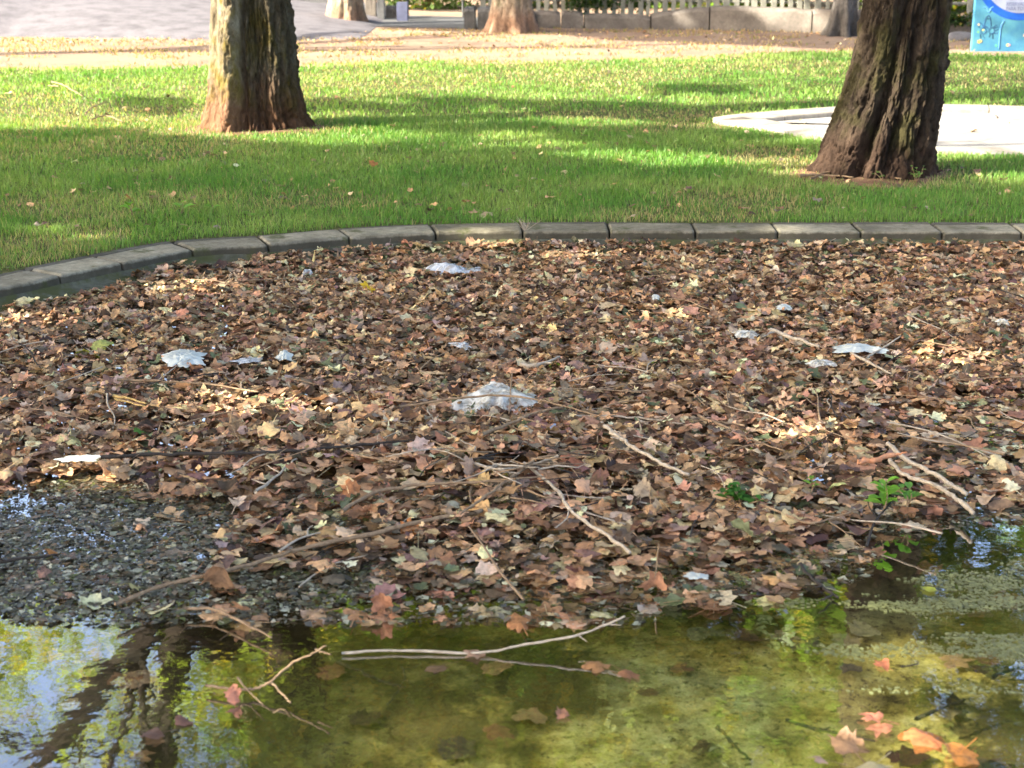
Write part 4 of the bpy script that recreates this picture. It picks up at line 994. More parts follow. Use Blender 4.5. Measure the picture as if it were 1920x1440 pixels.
# where the litter lies (pixels on the plane z=-.16)
LIT = [(-800, 700), (-300, 640), (0, 592), (60, 580), (150, 562), (220, 545), (260, 526), (330, 510), (420, 508), (500, 495), (620, 476), (760, 464), (900, 452), (1150, 447), (1500, 446), (2200, 446), (2900, 446), (2900, 900), (2300, 930), (1920, 945), (1780, 965), (1680, 985), (1640, 1030), (1560, 1075), (1460, 1110), (1330, 1125), (1230, 1130), (1100, 1160), (960, 1175), (820, 1170), (700, 1150), (560, 1185), (450, 1180), (380, 1140), (430, 1060), (500, 1010), (430, 975), (330, 940), (200, 905), (90, 900), (0, 915), (-300, 930), (-800, 930)]
def lit_density(px, py):
    m_ = inside_poly(px, py, LIT)
    d = np.where(m_, 1.0, 0.0)
    return d
def scatter_litter(n, seed, variants, zlo, zhi, tilt, size, dens, polypad=0):
    r = np.random.default_rng(seed)
    n = int(n * 1.22); x = r.uniform(-4.1, 6.9, n); y = r.uniform(4.2, 10.1, n); k = inside_poly(x, y, ring_in); x, y = x[k], y[k]; n = len(x)
    px, py = to_px(x, y, MATZ); nn = fbm(x * 2.2, y * 2.2, 0, 61, 4) - .5
    pyn = py + (nn * 90 + 20) * np.clip((py - 700) / 300, 0, 1) + (nn * 60 + 62) * np.clip((py - 940) / 130, 0, 1); pxn = px + nn * 60 * np.clip((py - 800) / 200, 0, 1)
    k = inside_poly(pxn, pyn, LIT) & (px > -620) & (px < 2560)
    # thinner near the water's edge and in wet patches
    thin = np.interp(py, [800, 960, 1100, 1180], [1, .85, .38, .14]) * np.where((px > 1500) & (py > 760), .55, 1) * np.where((px < 700) & (py > 880), .55, 1)
    thin = thin * (((px - 930) / 80) ** 2 + ((py - 886) / 14) ** 2 > 1)
    thin = thin * np.clip(1.2 - 2.4 * np.clip(nn - .06, 0, 1), .12, 1)
    k &= r.random(n) < thin * dens
    x, y, px, py = x[k], y[k], px[k], py[k]; n = len(x)
    flat_ = np.interp(py, [700, 950, 1100], [1, .75, .28]) * np.where((px > 1600) & (py > 740), .5, 1)
    mound = .035 * fbm(x * 1.1, y * 1.1, 0, 62, 3) * flat_ + .03 * np.exp(-((px - 900) / 500) ** 2 - ((py - 860) / 90) ** 2)
    lift = np.zeros(n)
    for o_, l_ in ((-.34, .02), (-.22, .015), (-.13, .012), (-.07, .01)): lift += np.where(inside_poly(x, y, on_curve(np.linspace(0, TOTAL, 400, endpoint=False), o_)), 0, l_)
    z = WZ + .006 + (zlo + (zhi - zlo) * r.random(n)) * np.where(lift > 0, .5, flat_) + np.where(lift > 0, .3, 1) * mound + lift
    S = size * r.uniform(.5, 1.3, n)
    return x, y, z, S, flat_, px, py, r
def build_leaf_mass(name, sc_, variants, tilt, mat, rare=.02):
    x, y, z, S, fl, px, py, r = sc_; n = len(x); R = rots(r, n, 1.0 * tilt); 
    vi = r.integers(0, len(variants), n); c = leaf_cols(r, n, rare)
    wet = np.clip((py - 780) / 250, 0, 1) * (1); c = c * (1 - .18 * wet[:, None])
    VV = []; FF = []; CC = []; off = 0
    for v, (bv, bf) in enumerate(variants):
        k = np.where(vi == v)[0]
        if not len(k): continue
        B = bv * np.array([1, 1, 1.0])
        W = np.einsum('nij,vj->nvi', R[k], B) * S[k][:, None, None]
        W[:, :, 2] *= (.35 + .65 * fl[k])[:, None]
        W += np.stack([x[k], y[k], z[k]], -1)[:, None, :]
        VV.append(W.reshape(-1, 3)); FF.append((bf[None] + (np.arange(len(k)) * len(bv))[:, None, None]).reshape(-1, 3) + off); CC.append(np.repeat(c[k], len(bv), 0)); off += len(k) * len(bv)
    return mesh_np(name, np.concatenate(VV), np.concatenate(FF), mat, np.concatenate(CC))
low = scatter_litter(40000, 1, LO, 0, .02, .2, .10, .72)
tag(link('leaf_litter', build_leaf_mass('leaf_litter', low, LO, .16, M_LIT)), 'thick brown mat of fallen plane leaves filling the pond', 'leaf litter', kind='stuff')
topl = scatter_litter(42000, 2, HI, .018, .048, .3, .079, .60)
# the 280 largest of the top layer become leaves of their own
x, y, z, S, fl, px, py, r = topl
cand = np.where((px > 10) & (px < 1910) & (py > 560))[0]
score = S[cand] / np.hypot(y[cand], x[cand]) * (1 + .5 * r.random(len(cand))); cand = cand[np.argsort(-score)][:262]
selm = np.zeros(len(x), bool); selm[cand] = True
rest_ = tuple(a[~selm] if isinstance(a, np.ndarray) else a for a in topl)
wk = (rest_[6] + 90 * (fbm(rest_[0] * 2, rest_[1] * 2, 0, 33, 3) - .5) > np.interp(rest_[5], [0, 700, 1300, 1600, 1920], [900, 950, 900, 780, 720]))
dryp = tuple(a[~wk] if isinstance(a, np.ndarray) else a for a in rest_); wetp = tuple(a[wk] if isinstance(a, np.ndarray) else a for a in rest_)
tag(link('leaf_litter', build_leaf_mass('leaf_litter', dryp, HI, .20, M_LIT, .025)), 'curled upper layer of fallen brown plane leaves in the pond', 'leaf litter', kind='stuff')
tag(link('wet_leaf_litter', build_leaf_mass('wet_leaf_litter', wetp, HI, .18, M_WET, .025)), 'wet shining leaves of the litter towards the open water', 'leaf litter', kind='stuff')
frag = scatter_litter(26000, 7, LO, .03, .06, .3, .032, .8)
tag(link('leaf_fragments', build_leaf_mass('leaf_fragments', frag, LO[:6], .45, M_LIT, .03)), 'broken bits of dry leaf strewn over the litter', 'leaf litter', kind='stuff')
LEAFM = [mesh_np('dead_leaf', v, f, M_LEAF) for v, f in HI]
R1 = random.Random(3)
def leaf_obj(x, y, z, size, col, rot=None, var=None, label=None, group=None, name='dead_leaf', cat='leaf', zs=1.0):
    o = bpy.data.objects.new(name, LEAFM[R1.randrange(len(LEAFM)) if var is None else var]); COL.objects.link(o)
    o.location = (x, y, z); o.scale = (size, size, size * zs); o.color = (*col, 1)
    o.rotation_euler = rot or (R1.gauss(0, .22) + (PI if R1.random() < .35 else 0), R1.gauss(0, .22), R1.uniform(0, 6.28))
    tag(o, label, cat, group); return o
cc = leaf_cols(np.random.default_rng(8), len(cand), .0)
for q, k in enumerate(cand):
    leaf_obj(x[k], y[k], z[k] + .006, S[k] * 1.08, cc[q], zs=.35 + .65 * fl[k], label=where(px[k], py[k], 'leaf', cc[q], S[k] / .079), group='fallen plane leaves on the litter')

SCUM0 = [(-100, 905), (400, 900), (620, 1000), (620, 1150), (-100, 1150)]
r = np.random.default_rng(55); n = 11000; x = r.uniform(-2.6, 3.2, n); y = r.uniform(4.0, 6.6, n); px, py = to_px(x, y, WZ); nn = fbm(x * 2.6, y * 2.6, 0, 62, 4) - .5
k = (inside_poly(px, py - 22 + nn * 60, LIT) & (py > 900) & (px > -80) & (px < 2000) & (r.random(n) < .50 + 1.6 * nn)) | (inside_poly(px, py, SCUM0) & (r.random(n) < .10)); x, y, px, py = x[k], y[k], px[k], py[k]; n = len(x)
wet = (x, y, WZ + .002 + .004 * r.random(n), .10 * r.uniform(.5, 1.25, n), np.full(n, .22), px, py, r)
tag(link('wet_leaves', build_leaf_mass('wet_leaves', wet, HI, .10, M_WET, .03)), 'flat soaked leaves floating along the edge of the litter', 'leaf litter', kind='stuff')

# scum of tiny leaf bits floating at left and along the wet edge
SCUM = [(-200, 905), (0, 900), (120, 885), (260, 890), (380, 930), (520, 960), (720, 985), (900, 1000), (1000, 1060), (900, 1110), (650, 1120), (420, 1150), (380, 1180), (250, 1165), (120, 1150), (0, 1150), (-200, 1150)]
r = np.random.default_rng(21); n = 330000; x = r.uniform(-2.6, 3.0, n); y = r.uniform(4.0, 6.6, n); px, py = to_px(x, y, WZ); nn = fbm(x * 3, y * 3, 0, 81, 4) - .5
k = (inside_poly(px + nn * 190, py + nn * 150, SCUM) & (r.random(n) < .85 + 2.6 * nn)) | (inside_poly(px + nn * 120, py - 20 + nn * 60, LIT) & (py > 900) & (r.random(n) < .18)) | ((px > 1600) & (py > 780) & (py < 990 + nn * 60) & (r.random(n) < .2))
x, y = x[k], y[k]; n = len(x); S = .004 + .016 * r.random(n) ** 3
a = r.uniform(0, 2 * PI, n); tz = r.normal(0, .16, (n, 4)) * S[:, None]
ang = a[:, None] + np.array([0, 1.4, 3.0, 4.6])[None]; rr = S[:, None] * np.array([1, .6, 1, .55])
V = np.stack([x[:, None] + rr * np.cos(ang), y[:, None] + rr * np.sin(ang), WZ + .003 + .004 * r.random(n)[:, None] + tz], -1)
F = (np.array([[0, 1, 2, 3]])[None] + np.arange(n)[:, None, None] * 4).reshape(-1, 4)
sc = np.array([(.05, .045, .025), (.11, .10, .06), (.14, .09, .045), (.12, .14, .035), (.34, .34, .24), (.03, .026, .018)])[r.choice(6, n, p=[.22, .2, .2, .08, .14, .16])] * r.uniform(.7, 1.3, (n, 1))  # palest flakes stand in for whitish glints on the wet scum
M_SCUM = litter_mat('wet_fragments', 'attr', .28, .8)
tag(link('floating_fragments', mesh_np('floating_fragments', V.reshape(-1, 3), F, M_SCUM, np.repeat(sc, 4, 0))), 'wet scum of tiny leaf fragments floating at the litter edge', 'leaf scum', kind='stuff')

r = np.random.default_rng(24); n = 220000; x = r.uniform(.4, 2.8, n); y = r.uniform(3.6, 5.6, n); px, py = to_px(x, y, WZ); f_ = fbm(x * 2.2, y * 7, 0, 86, 4)
f_ = f_ + .10 * (fbm(x * 14, y * 30, 0, 87, 3) - .5) * 2
k = (f_ > .55) & (py > 1030) & (py < 1330) & (px > 1380 + 200 * (f_ - .5)) & (r.random(n) < (f_ - .53) * 4.5) & (r.random(n) < np.interp(py, [1030, 1120, 1250, 1330], [.2, 1, .8, .1]))
x, y = x[k], y[k]; n = len(x); S = .003 + .007 * r.random(n) ** 2; a = r.uniform(0, 2 * PI, n); ang = a[:, None] + np.array([0, 1.4, 3.0, 4.6])[None]; rr = S[:, None] * np.array([1, .7, 1, .6])
V = np.stack([x[:, None] + rr * np.cos(ang), y[:, None] + rr * np.sin(ang), WZ + .0015 + .001 * r.random(n)[:, None] + 0 * ang], -1)
F = (np.array([[0, 1, 2, 3]])[None] + np.arange(n)[:, None, None] * 4).reshape(-1, 4)
tag(link('algae_film', mesh_np('algae_film', V.reshape(-1, 3), F, M_SCUM, np.repeat(np.array([.24, .25, .10]) * r.uniform(.6, 1.3, (n, 1)), 4, 0))), 'pale green algae film floating in thin patches on dark water', 'algae', kind='stuff')
# sunken leaves on the bed
n = 900; x = r.uniform(-2, 2.6, n); y = r.uniform(3.2, 6.3, n); px, py = to_px(x, y, BEDZ); nn = fbm(x * 1.6, y * 1.6, 0, 91, 3)
k = (r.random(n) < np.interp(py, [1000, 1200, 1440], [.95, .42, .16]) + (nn > .56) * .25) ; x, y = x[k], y[k]; n = len(x)
S = .09 + .07 * r.random(n); sc_ = (x, y, np.full(n, BEDZ + .022), S, np.full(n, .15), np.full(n, 800.), np.full(n, 500.), r)
me = build_leaf_mass('sunken_leaves', sc_, LO, .12, M_LIT); 
ca = me.color_attributes['tint']; arr = np.zeros(len(me.vertices) * 4, np.float32); ca.data.foreach_get('color', arr); arr = arr.reshape(-1, 4); arr[:, :3] *= .42; ca.data.foreach_set('color', arr.ravel())
tag(link('sunken_leaves', me), 'dark waterlogged leaves lying on the pond bed', 'sunken leaves', kind='stuff')

# special leaves
def L(px, py, wpx, col, label, z=None, rot=None, var=3, zs=1.0, name='dead_leaf', group=None):
    z = WZ + .012 if z is None else z; p = at(px, py, z); s = wpx / scale_at(px, py, z)
    return leaf_obj(p[0], p[1], z, s, col, rot, var, label, group, name=name, zs=zs)
TOPZ = WZ + .07
L(690, 541, 46, (.70, .45, .02), 'bright yellow curled leaf on the litter left of the clear plastic scrap', TOPZ, (.3, .2, .4), 2)
L(172, 662, 62, (.42, .42, .05), 'yellow green folded leaf on the litter at far left, lower of the pair', TOPZ, (.5, .3, 2.2), 5)
L(190, 645, 58, (.33, .36, .09), 'pale green leaf on the litter at far left, upper of the pair', TOPZ + .01, (.3, -.2, .2), 7)
L(260, 806, 42, (.07, .17, .02), 'fresh green leaf on litter above the long black stick', TOPZ, (.3, .2, 1), 4)
L(660, 925, 66, (.48, .20, .07), 'smooth orange brown leaf beside the forked tan branch', WZ + .05, (.9, .2, .3), 9)
L(768, 996, 52, (.50, .19, .05), 'orange domed leaf standing beside the thick tan branch', WZ + .03, (1.0, .1, .1), 1)
L(415, 1080, 120, (.42, .25, .14), 'large tan fan shaped leaf tented over a stick at the scum edge', WZ + .045, (.85, .0, 3.0), 12, 1.3)
L(718, 1130, 72, (.42, .20, .11), 'upright tan leaf standing like a tent at the water edge', WZ + .03, (1.25, .1, 3.1), 8, 1.2)
L(1228, 1092, 66, (.45, .22, .12), 'upright orange leaf with two stalks at the end of the pale branch', WZ + .03, (1.15, .3, 2.9), 14, 1.2)
L(1455, 1084, 66, (.58, .33, .12), 'curled golden leaf floating at the shadow edge right of centre', WZ + .02, (.35, .2, .9), 6, 1.6)
L(1322, 1112, 84, (.40, .23, .11), 'broad flat brown leaf floating at the litter edge', WZ + .008, (.08, .02, 1.7), 18, .5)
L(1400, 1000, 90, (.22, .25, .13), 'large pale green leaf half under brown leaves right of centre', WZ + .05, (.55, .2, 2.0), 21)
L(1745, 1105, 46, (.38, .40, .05), 'yellow green leaf floating on dark water at right', WZ + .006, (.05, .05, .9), 22, .4)
L(1655, 1245, 40, (.48, .17, .08), 'small red orange leaf floating on clear water at right', WZ + .006, (.1, .05, .3), 25, .8)
L(1735, 1378, 110, (.42, .16, .06), 'large orange leaf floating near the bottom right corner', WZ + .010, (.05, .08, .5), 24, .6)
L(1800, 1412, 100, (.62, .25, .05), 'sunlit orange leaf floating at the bottom right corner', WZ + .012, (.08, -.05, 2.5), 27, .6)
L(1640, 1345, 62, (.38, .15, .09), 'brown leaf floating above the large orange leaf', WZ + .008, (.1, .05, 1.2), 28, .7)
L(1650, 1362, 80, (.26, .11, .06), 'dark brown leaf floating left of the large orange leaf', WZ + .006, (.05, .1, 2.8), 29, .4)
L(1590, 1395, 110, (.22, .13, .07), 'long curled brown leaf lying low in the water at bottom right', WZ + .004, (.05, .1, .2), 30, .6)
L(1545, 1425, 60, (.48, .30, .20), 'pale pink curled leaf at the bottom edge right of centre', WZ + .03, (.5, .3, 1.6), 31, 1.1)
L(1640, 1434, 90, (.42, .36, .2), 'pale tan leaf cut by the bottom edge of the picture', WZ + .02, (.15, .2, 2.6), 32, 1)
L(437, 1302, 44, (.52, .22, .13), 'pinkish orange leaf caught on the forked twig in the water', WZ + .022, (.7, .2, .4), 17, 1.1)
L(1125, 1247, 78, (.36, .18, .07), 'brown leaf floating left of its darker neighbour in open water', WZ + .006, (.03, .06, .8), 19, .4)
L(1175, 1262, 66, (.28, .13, .06), 'red brown leaf just under the water right of centre', WZ + .004, (.05, .0, 3.9), 20, .3)
L(1215, 1298, 60, (.12, .05, .035), 'dark maroon leaf lying on the algae bed', BEDZ + .06, (.05, .05, 2.3), 23, .3)
L(935, 1372, 78, (.24, .10, .05), 'rusty brown leaf sunk in clear water near the bottom centre', BEDZ + .06, (.1, .05, .2), 26, .4)
L(1055, 1340, 44, (.36, .17, .09), 'small curled brown leaf floating near the bottom centre', WZ + .008, (.2, .1, .6), 33, 1)
L(345, 1352, 46, (.20, .10, .07), 'small dark leaf with white glints floating in the sky reflection', WZ + .006, (.1, .1, 1), 34, .6)
L(290, 1375, 60, (.14, .075, .05), 'dark brown leaf floating in the reflection of the trunk', WZ + .006, (.08, .05, 2), 35, .5)
L(895, 1228, 60, (.36, .22, .13), 'light brown leaf under the long bent twig', WZ + .006, (.05, .05, 1.1), 10, .5)
L(820, 1250, 60, (.17, .10, .045), 'brown sunken leaf below the long bent twig', WZ + .003, (.05, .05, 2.1), 11, .3)
L(975, 1165, 86, (.42, .19, .07), 'orange brown leaf with raised edge at the water line', WZ + .012, (.12, .05, .2), 13, .8)
L(265, 984, 46, (.48, .27, .14), 'tan leaf lying alone on the dark scum at left', WZ + .018, (.2, .1, .4), 15)
L(95, 1034, 40, (.42, .18, .05), 'orange leaf on the scum by the black stick at left edge', WZ + .02, (.4, .2, 1.4), 16)
L(85, 1072, 40, (.30, .17, .12), 'brown leaf on the scum below the black stick at left edge', WZ + .015, (.2, .2, .4), 0)
L(455, 1140, 60, (.36, .20, .11), 'tan leaf propped on the curved stick by the water', WZ + .03, (.6, .2, 2.5), 2)
L(250, 1098, 56, (.36, .32, .14), 'half green half tan leaf with raised tip on the scum', WZ + .02, (.3, .3, 1.5), 4)
L(1095, 915, 50, (.62, .36, .2), 'pale peach upright leaf catching the sun at centre', TOPZ, (1.0, .1, .3), 6, 1.2)
L(1080, 865, 62, (.36, .14, .07), 'rust red leaf on litter right of the branch tangle', TOPZ, (.5, .2, .6), 7)
L(885, 880, 60, (.36, .25, .17), 'long folded tan leaf leaning on twigs at centre', TOPZ + .01, (1.1, .3, .9), 9, 1.3)
L(805, 925, 36, (.5, .28, .15), 'small pointed tan leaf standing above the forked branch', WZ + .05, (1.2, .1, 3.0), 8, 1.2)
L(1452, 868, 50, (.42, .28, .17), 'folded boat shaped leaf standing on the litter right of centre', TOPZ, (.9, .5, .5), 5, 1.8)
L(1750, 960, 50, (.40, .20, .13), 'pointed brown leaf standing below the two thick pale sticks', WZ + .02, (1.2, .0, 3.1), 8, 1.2)
L(1900, 880, 60, (.5, .34, .2), 'large beige leaf at the right edge of the litter', WZ + .05, (.5, .2, 1), 3)
L(1895, 933, 30, (.55, .5, .03), 'small yellow leaf floating at the right edge', WZ + .01, (.2, .2, 1), 4)
L(1690, 505, 40, (.34, .34, .12), 'yellow green leaf near the kerb at far right', TOPZ - .02, (.3, .1, 1), 5)
L(640, 597, 30, (.40, .42, .12), 'small pale green leaf left of the clear plastic scrap', TOPZ, (.4, .1, 2), 6)
L(700, 308, 26, (.46, .19, .06), 'orange brown leaf lying on the shaded lawn left of centre', .05, (.6, .2, .2), 1)
L(243, 371, 22, (.42, .16, .05), 'small rust coloured leaf on the lawn at left', .05, (.7, .2, 1.2), 2)
# leaves in the grass
r2 = random.Random(12)
for k in range(38):
    px_ = r2.uniform(0, 1920); py_ = r2.choice([r2.uniform(395, 408), r2.uniform(150, 400), r2.uniform(330, 400)])
    if px_ < 500: py_ += 25
    if 380 < px_ < 590 and py_ < 262: continue
    if 1520 < px_ < 1750 and py_ < 350: continue
    p = at(px_, py_, .03)
    if inside_poly(np.array([p[0]]), np.array([p[1]]), BASIN)[0] or inside_poly(np.array([p[0]]), np.array([p[1]]), ring_out)[0]: continue
    leaf_obj(p[0], p[1], .045, r2.uniform(.05, .1), PAL[r2.randrange(len(PAL))] * 1.1, label=where(px_, py_, 'dry lawn leaf', None, 1, MARKS_G).replace('thin ', 'brown '), group='dry leaves in the grass')
# leaf bits along the edge of the mound and on the earth
r = np.random.default_rng(31); n = 1100
px = np.concatenate([r.uniform(-100, 760, 400), r.uniform(500, 1700, 350), r.uniform(0, 1900, 350)]); py = np.concatenate([r.normal(76, 2.5, 400), 60 + 45 * r.random(350) ** 1.8, r.uniform(125, 405, 350)])
PP = np.array([at(a, b) for a, b in zip(px, py)]); x, y = PP[:, 0], PP[:, 1]; kk = ~inside_poly(x, y, ring_out); x, y, px = x[kk], y[kk], px[kk]; n = len(x); sc_ = (x, y, np.where(px > -999, .012, 0) + .03 * (y < 19), r.uniform(.03, .09, n), np.full(n, .9), px, np.full(n, 500.), r)
me = build_leaf_mass('leaf_bits', sc_, LO, .35, M_LIT); arr = np.zeros(len(me.vertices) * 4, np.float32); ca = me.color_attributes['tint']; ca.data.foreach_get('color', arr); arr = arr.reshape(-1, 4); arr[:, :3] = arr[:, :3] * 1.1 + np.array([.05, .035, .012]); ca.data.foreach_set('color', arr.ravel())
tag(link('leaf_bits', me), 'dry leaf bits strewn along the mound edge and bare earth', 'leaf litter', kind='stuff')

# ------------------------------------------------------------------ sticks and twigs
def stick(pts, wpx, mat, label, forks=(), z=None, lift=0.0, taper=.5, name='stick', cat='stick', noise_=.35, group=None):
    z = TOPZ + .012 if z is None else z
    paths = []
    def one(ps, wp, tp, zz, lf):
        P = []
        for k, q in enumerate(ps):
            f = k / max(1, len(ps) - 1); zq = zz + lf * math.sin(f * PI) + (q[2] if len(q) > 2 else 0)
            P.append(at(q[0], q[1], zq))
        P = catmull(P, 6); s = scale_at(ps[0][0], ps[0][1], zz); R0 = wp / 2 / s
        P = P + np.random.default_rng(len(paths) + abs(int(ps[0][0]))).normal(0, R0 * noise_, P.shape) * np.array([1, 1, .6])
        R = np.linspace(R0, R0 * tp, len(P)) * np.random.default_rng(abs(int(ps[0][1]))).uniform(.85, 1.2, len(P)); paths.append((P, R))
    one(pts, wpx, taper, z, lift)
    if not forks and wpx > 3.5:
        q_ = random.Random(int(abs(pts[0][0]) + abs(pts[0][1])))
        for _ in range(2):
            k_ = q_.randrange(0, len(pts) - 1); f_ = q_.random(); ax_ = pts[k_][0] + (pts[k_ + 1][0] - pts[k_][0]) * f_; ay_ = pts[k_][1] + (pts[k_ + 1][1] - pts[k_][1]) * f_; l_ = q_.uniform(8, 26)
            one([(ax_, ay_), (ax_ + l_ * q_.choice([-1, 1]), ay_ + q_.uniform(-.7, .5) * l_, .01)], wpx * .5, .5, z, 0)
    for fk in forks: one(fk[0], fk[1], .5, fk[2] if len(fk) > 2 else z, 0)
    b = np.array(paths[0][0][0]); paths = [(P - b, R) for P, R in paths]
    o = link(name, tube_mesh(name, paths, mat, 7), None, Vector(b)); tag(o, label, cat, group); return o
stick([(190, 857), (300, 852), (420, 850), (560, 845), (700, 832), (850, 820)], 8, M_TW_DARK, 'long black wet stick lying across the litter left of centre', z=WZ + .085)
stick([(215, 1132), (300, 1100), (390, 1078), (470, 1058), (560, 1030), (700, 1000), (800, 976), (905, 958)], 7, M_TW_TAN, 'long thick tan branch slanting from the scum to the centre', z=WZ + .05, taper=1.5)
stick([(640, 958), (700, 925), (760, 912), (850, 905), (965, 902)], 8, M_TW_TAN, 'tan branch lying left of the central tangle', z=WZ + .085)
stick([(985, 868), (1040, 915), (1075, 962), (1140, 1005), (1180, 1035)], 6, M_TW_PALE, 'pale branch running down right from the central tangle', [([(1048, 925), (1065, 955), (1060, 975), (1040, 990)], 4)], z=WZ + .07, taper=1.0)
stick([(755, 762), (850, 748), (930, 741), (1000, 748), (1060, 762), (1140, 785)], 5, M_TW_TAN, 'thin twig crossing in front of the plastic bag', [([(715, 748), (780, 755)], 4)], z=WZ + .12, lift=.03)
stick([(905, 815), (960, 792), (1000, 775), (1055, 763)], 7, M_TW_TAN, 'curved tan branch just below the plastic bag', z=WZ + .11)
stick([(1130, 795), (1160, 820), (1195, 843), (1240, 868), (1290, 890)], 8, M_TW_PALE, 'thick pale peeled stick right of centre', z=WZ + .095, taper=.7)
stick([(960, 700), (957, 740), (955, 775)], 3, M_TW_TAN, 'thin upright twig standing before the plastic bag', z=WZ + .12)
stick([(640, 1224, 0), (750, 1220, 0), (900, 1224, 0), (985, 1208, .02), (1080, 1192, .04), (1135, 1172, .06), (1172, 1155, .08)], 5, M_TW_PALE, 'long thin bent twig floating in the open water', [([(1085, 1192, .03), (1100, 1203, .02)], 3), ([(1130, 1170, .06), (1165, 1172, .06)], 3)], z=WZ + .008, taper=.8)
stick([(385, 1285), (440, 1292), (480, 1291), (510, 1276, .02), (545, 1245, .05), (585, 1225, .08), (612, 1210, .10)], 6, M_TW_TAN, 'forked twig rising from the water at bottom left', [([(510, 1280, .02), (530, 1302), (545, 1318)], 4), ([(445, 1270, .02), (465, 1295), (495, 1323)], 4), ([(590, 1218, .08), (622, 1228, .08)], 4)], z=WZ + .02)
stick([(1665, 832), (1700, 862), (1750, 888), (1790, 912), (1812, 925)], 8, M_TW_PALE, 'thick grey stick at right, upper of the two parallel ones', z=WZ + .07, taper=.9)
stick([(1668, 862), (1700, 892), (1750, 908), (1795, 935), (1828, 962)], 8, M_TW_PALE, 'thick broken grey stick at right, lower of the two parallel ones', z=WZ + .05, taper=1.1)
stick([(1608, 866), (1640, 862), (1680, 852)], 12, M_TW_RED, 'short orange pink stick lit by sun at right', z=WZ + .09, taper=.7)
stick([(1445, 618), (1490, 635), (1538, 651)], 9, M_TW_PALE, 'short pale peeled stick left of the torn white plastic', z=TOPZ + .02)
stick([(975, 684), (1010, 684), (1050, 670)], 9, M_TW_PALE, 'short tan stick above the plastic bag', z=TOPZ + .01)
stick([(1595, 662), (1630, 680), (1670, 700)], 6, M_TW_PALE, 'thin pale stick below the torn white plastic', [([(1625, 672), (1650, 655), (1690, 630)], 5)], z=TOPZ + .02)
stick([(1310, 780), (1370, 805), (1410, 825), (1470, 845)], 6, M_TW_TAN, 'long straight brown twig right of the thick pale stick', z=TOPZ + .01)
stick([(345, 1140), (400, 1143), (450, 1165), (510, 1195)], 7, M_TW_TAN, 'curved brown stick sloping into the water below the fan leaf', z=WZ + .025)
stick([(-40, 1058), (40, 1048), (108, 1040)], 8, M_TW_DARK, 'black stick lying on the scum at the left edge', z=WZ + .02)
stick([(480, 922), (515, 895), (555, 860)], 7, M_TW_PALE, 'pale grey straight twig left of the central tangle', z=TOPZ)
stick([(220, 712), (330, 716), (400, 722), (485, 735)], 6, M_TW_TAN, 'long weathered twig below the white paper', z=TOPZ + .01)
stick([(212, 742), (245, 748), (275, 757)], 6, M_TW_YEL, 'bright yellow stalk on the litter at left', [([(215, 748), (272, 762)], 4)], z=TOPZ + .02)
stick([(1000, 862), (960, 895), (925, 920), (900, 938), (862, 965)], 7, M_TW_TAN, 'tan forked branch hanging from the tangle towards the tan branch', [([(925, 920), (890, 945), (865, 960)], 5)], z=WZ + .085)
stick([(600, 842), (700, 850), (780, 853), (860, 856)], 5, M_TW_TAN, 'thin brown twig behind the tangle', z=TOPZ)
stick([(885, 868), (930, 880), (975, 888)], 6, M_TW_PALE, 'pale stick over the dark hollow at centre', z=TOPZ + .02)
stick([(925, 870), (970, 874), (1010, 877)], 5, M_TW_PALE, 'second pale stick over the dark hollow at centre', z=TOPZ + .03)
stick([(1005, 860), (1060, 850), (1120, 844), (1200, 848)], 5, M_TW_TAN, 'tan twig from the hollow to the thick pale stick', z=TOPZ + .01)
stick([(1065, 782), (1130, 780), (1200, 784), (1280, 795)], 5, M_TW_PALE, 'pale twig lying right of the plastic bag', z=TOPZ + .01)
stick([(745, 985), (690, 1000), (640, 1020), (560, 1050)], 4, M_TW_DARK, 'thin dark twig below the thick tan branch', z=WZ + .02)
stick([(830, 925), (790, 950), (750, 985)], 4, M_TW_PALE, 'grey twig left of the orange domed leaf', z=WZ + .03)
stick([(1425, 945), (1475, 965), (1520, 981), (1570, 968), (1625, 948)], 5, M_TW_TAN, 'curved runner vine linking the green clump and the seedling', z=WZ + .06)
stick([(1235, 1020, .09), (1232, 1050, .04), (1228, 1085, 0)], 3, M_TW_TAN, 'thin stalk standing in the orange upright leaf', z=WZ + .05)
stick([(1500, 1060), (1530, 1090), (1570, 1120)], 8, M_TW_DARK, 'dark stick slanting into the water right of the golden leaf', z=WZ + .01)
stick([(560, 1100), (620, 1060), (690, 1040)], 4, M_TW_PALE, 'pale bent twig on the wet litter left of the tent leaf', z=WZ + .02)
stick([(1395, 798), (1340, 790), (1290, 788)], 4, M_TW_TAN, 'thin twig end right of the peeled stick', z=TOPZ)
stick([(800, 765), (812, 785), (822, 780)], 3, M_TW_PALE, 'small bent pale stalk left of the plastic bag', z=TOPZ + .01)
stick([(1345, 1362), (1370, 1390), (1405, 1425)], 8, M_TW_DARK, 'dark sunken stick near the bottom right of centre', z=BEDZ + .04)
stick([(1475, 1350), (1550, 1372), (1640, 1388)], 8, M_TW_DARK, 'long dark sunken stick left of the large orange leaf', z=BEDZ + .07)
stick([(1715, 1348), (1755, 1332), (1808, 1312)], 9, M_TW_DARK, 'dark sunken stick above the large orange leaf', z=BEDZ + .08)
stick([(1860, 1272), (1890, 1258), (1960, 1240)], 8, M_TW_DARK, 'dark sunken stick at the right edge', z=BEDZ + .06)
stick([(1690, 1250), (1720, 1245), (1718, 1240)], 3, M_TW_DARK, 'short dark stalk of the small red orange leaf', z=WZ + .006)
stick([(755, 1250), (758, 1275), (735, 1310), (725, 1322)], 4, M_TW_DARK, 'thin dark sunken twig below the long bent twig', z=BEDZ + .05)
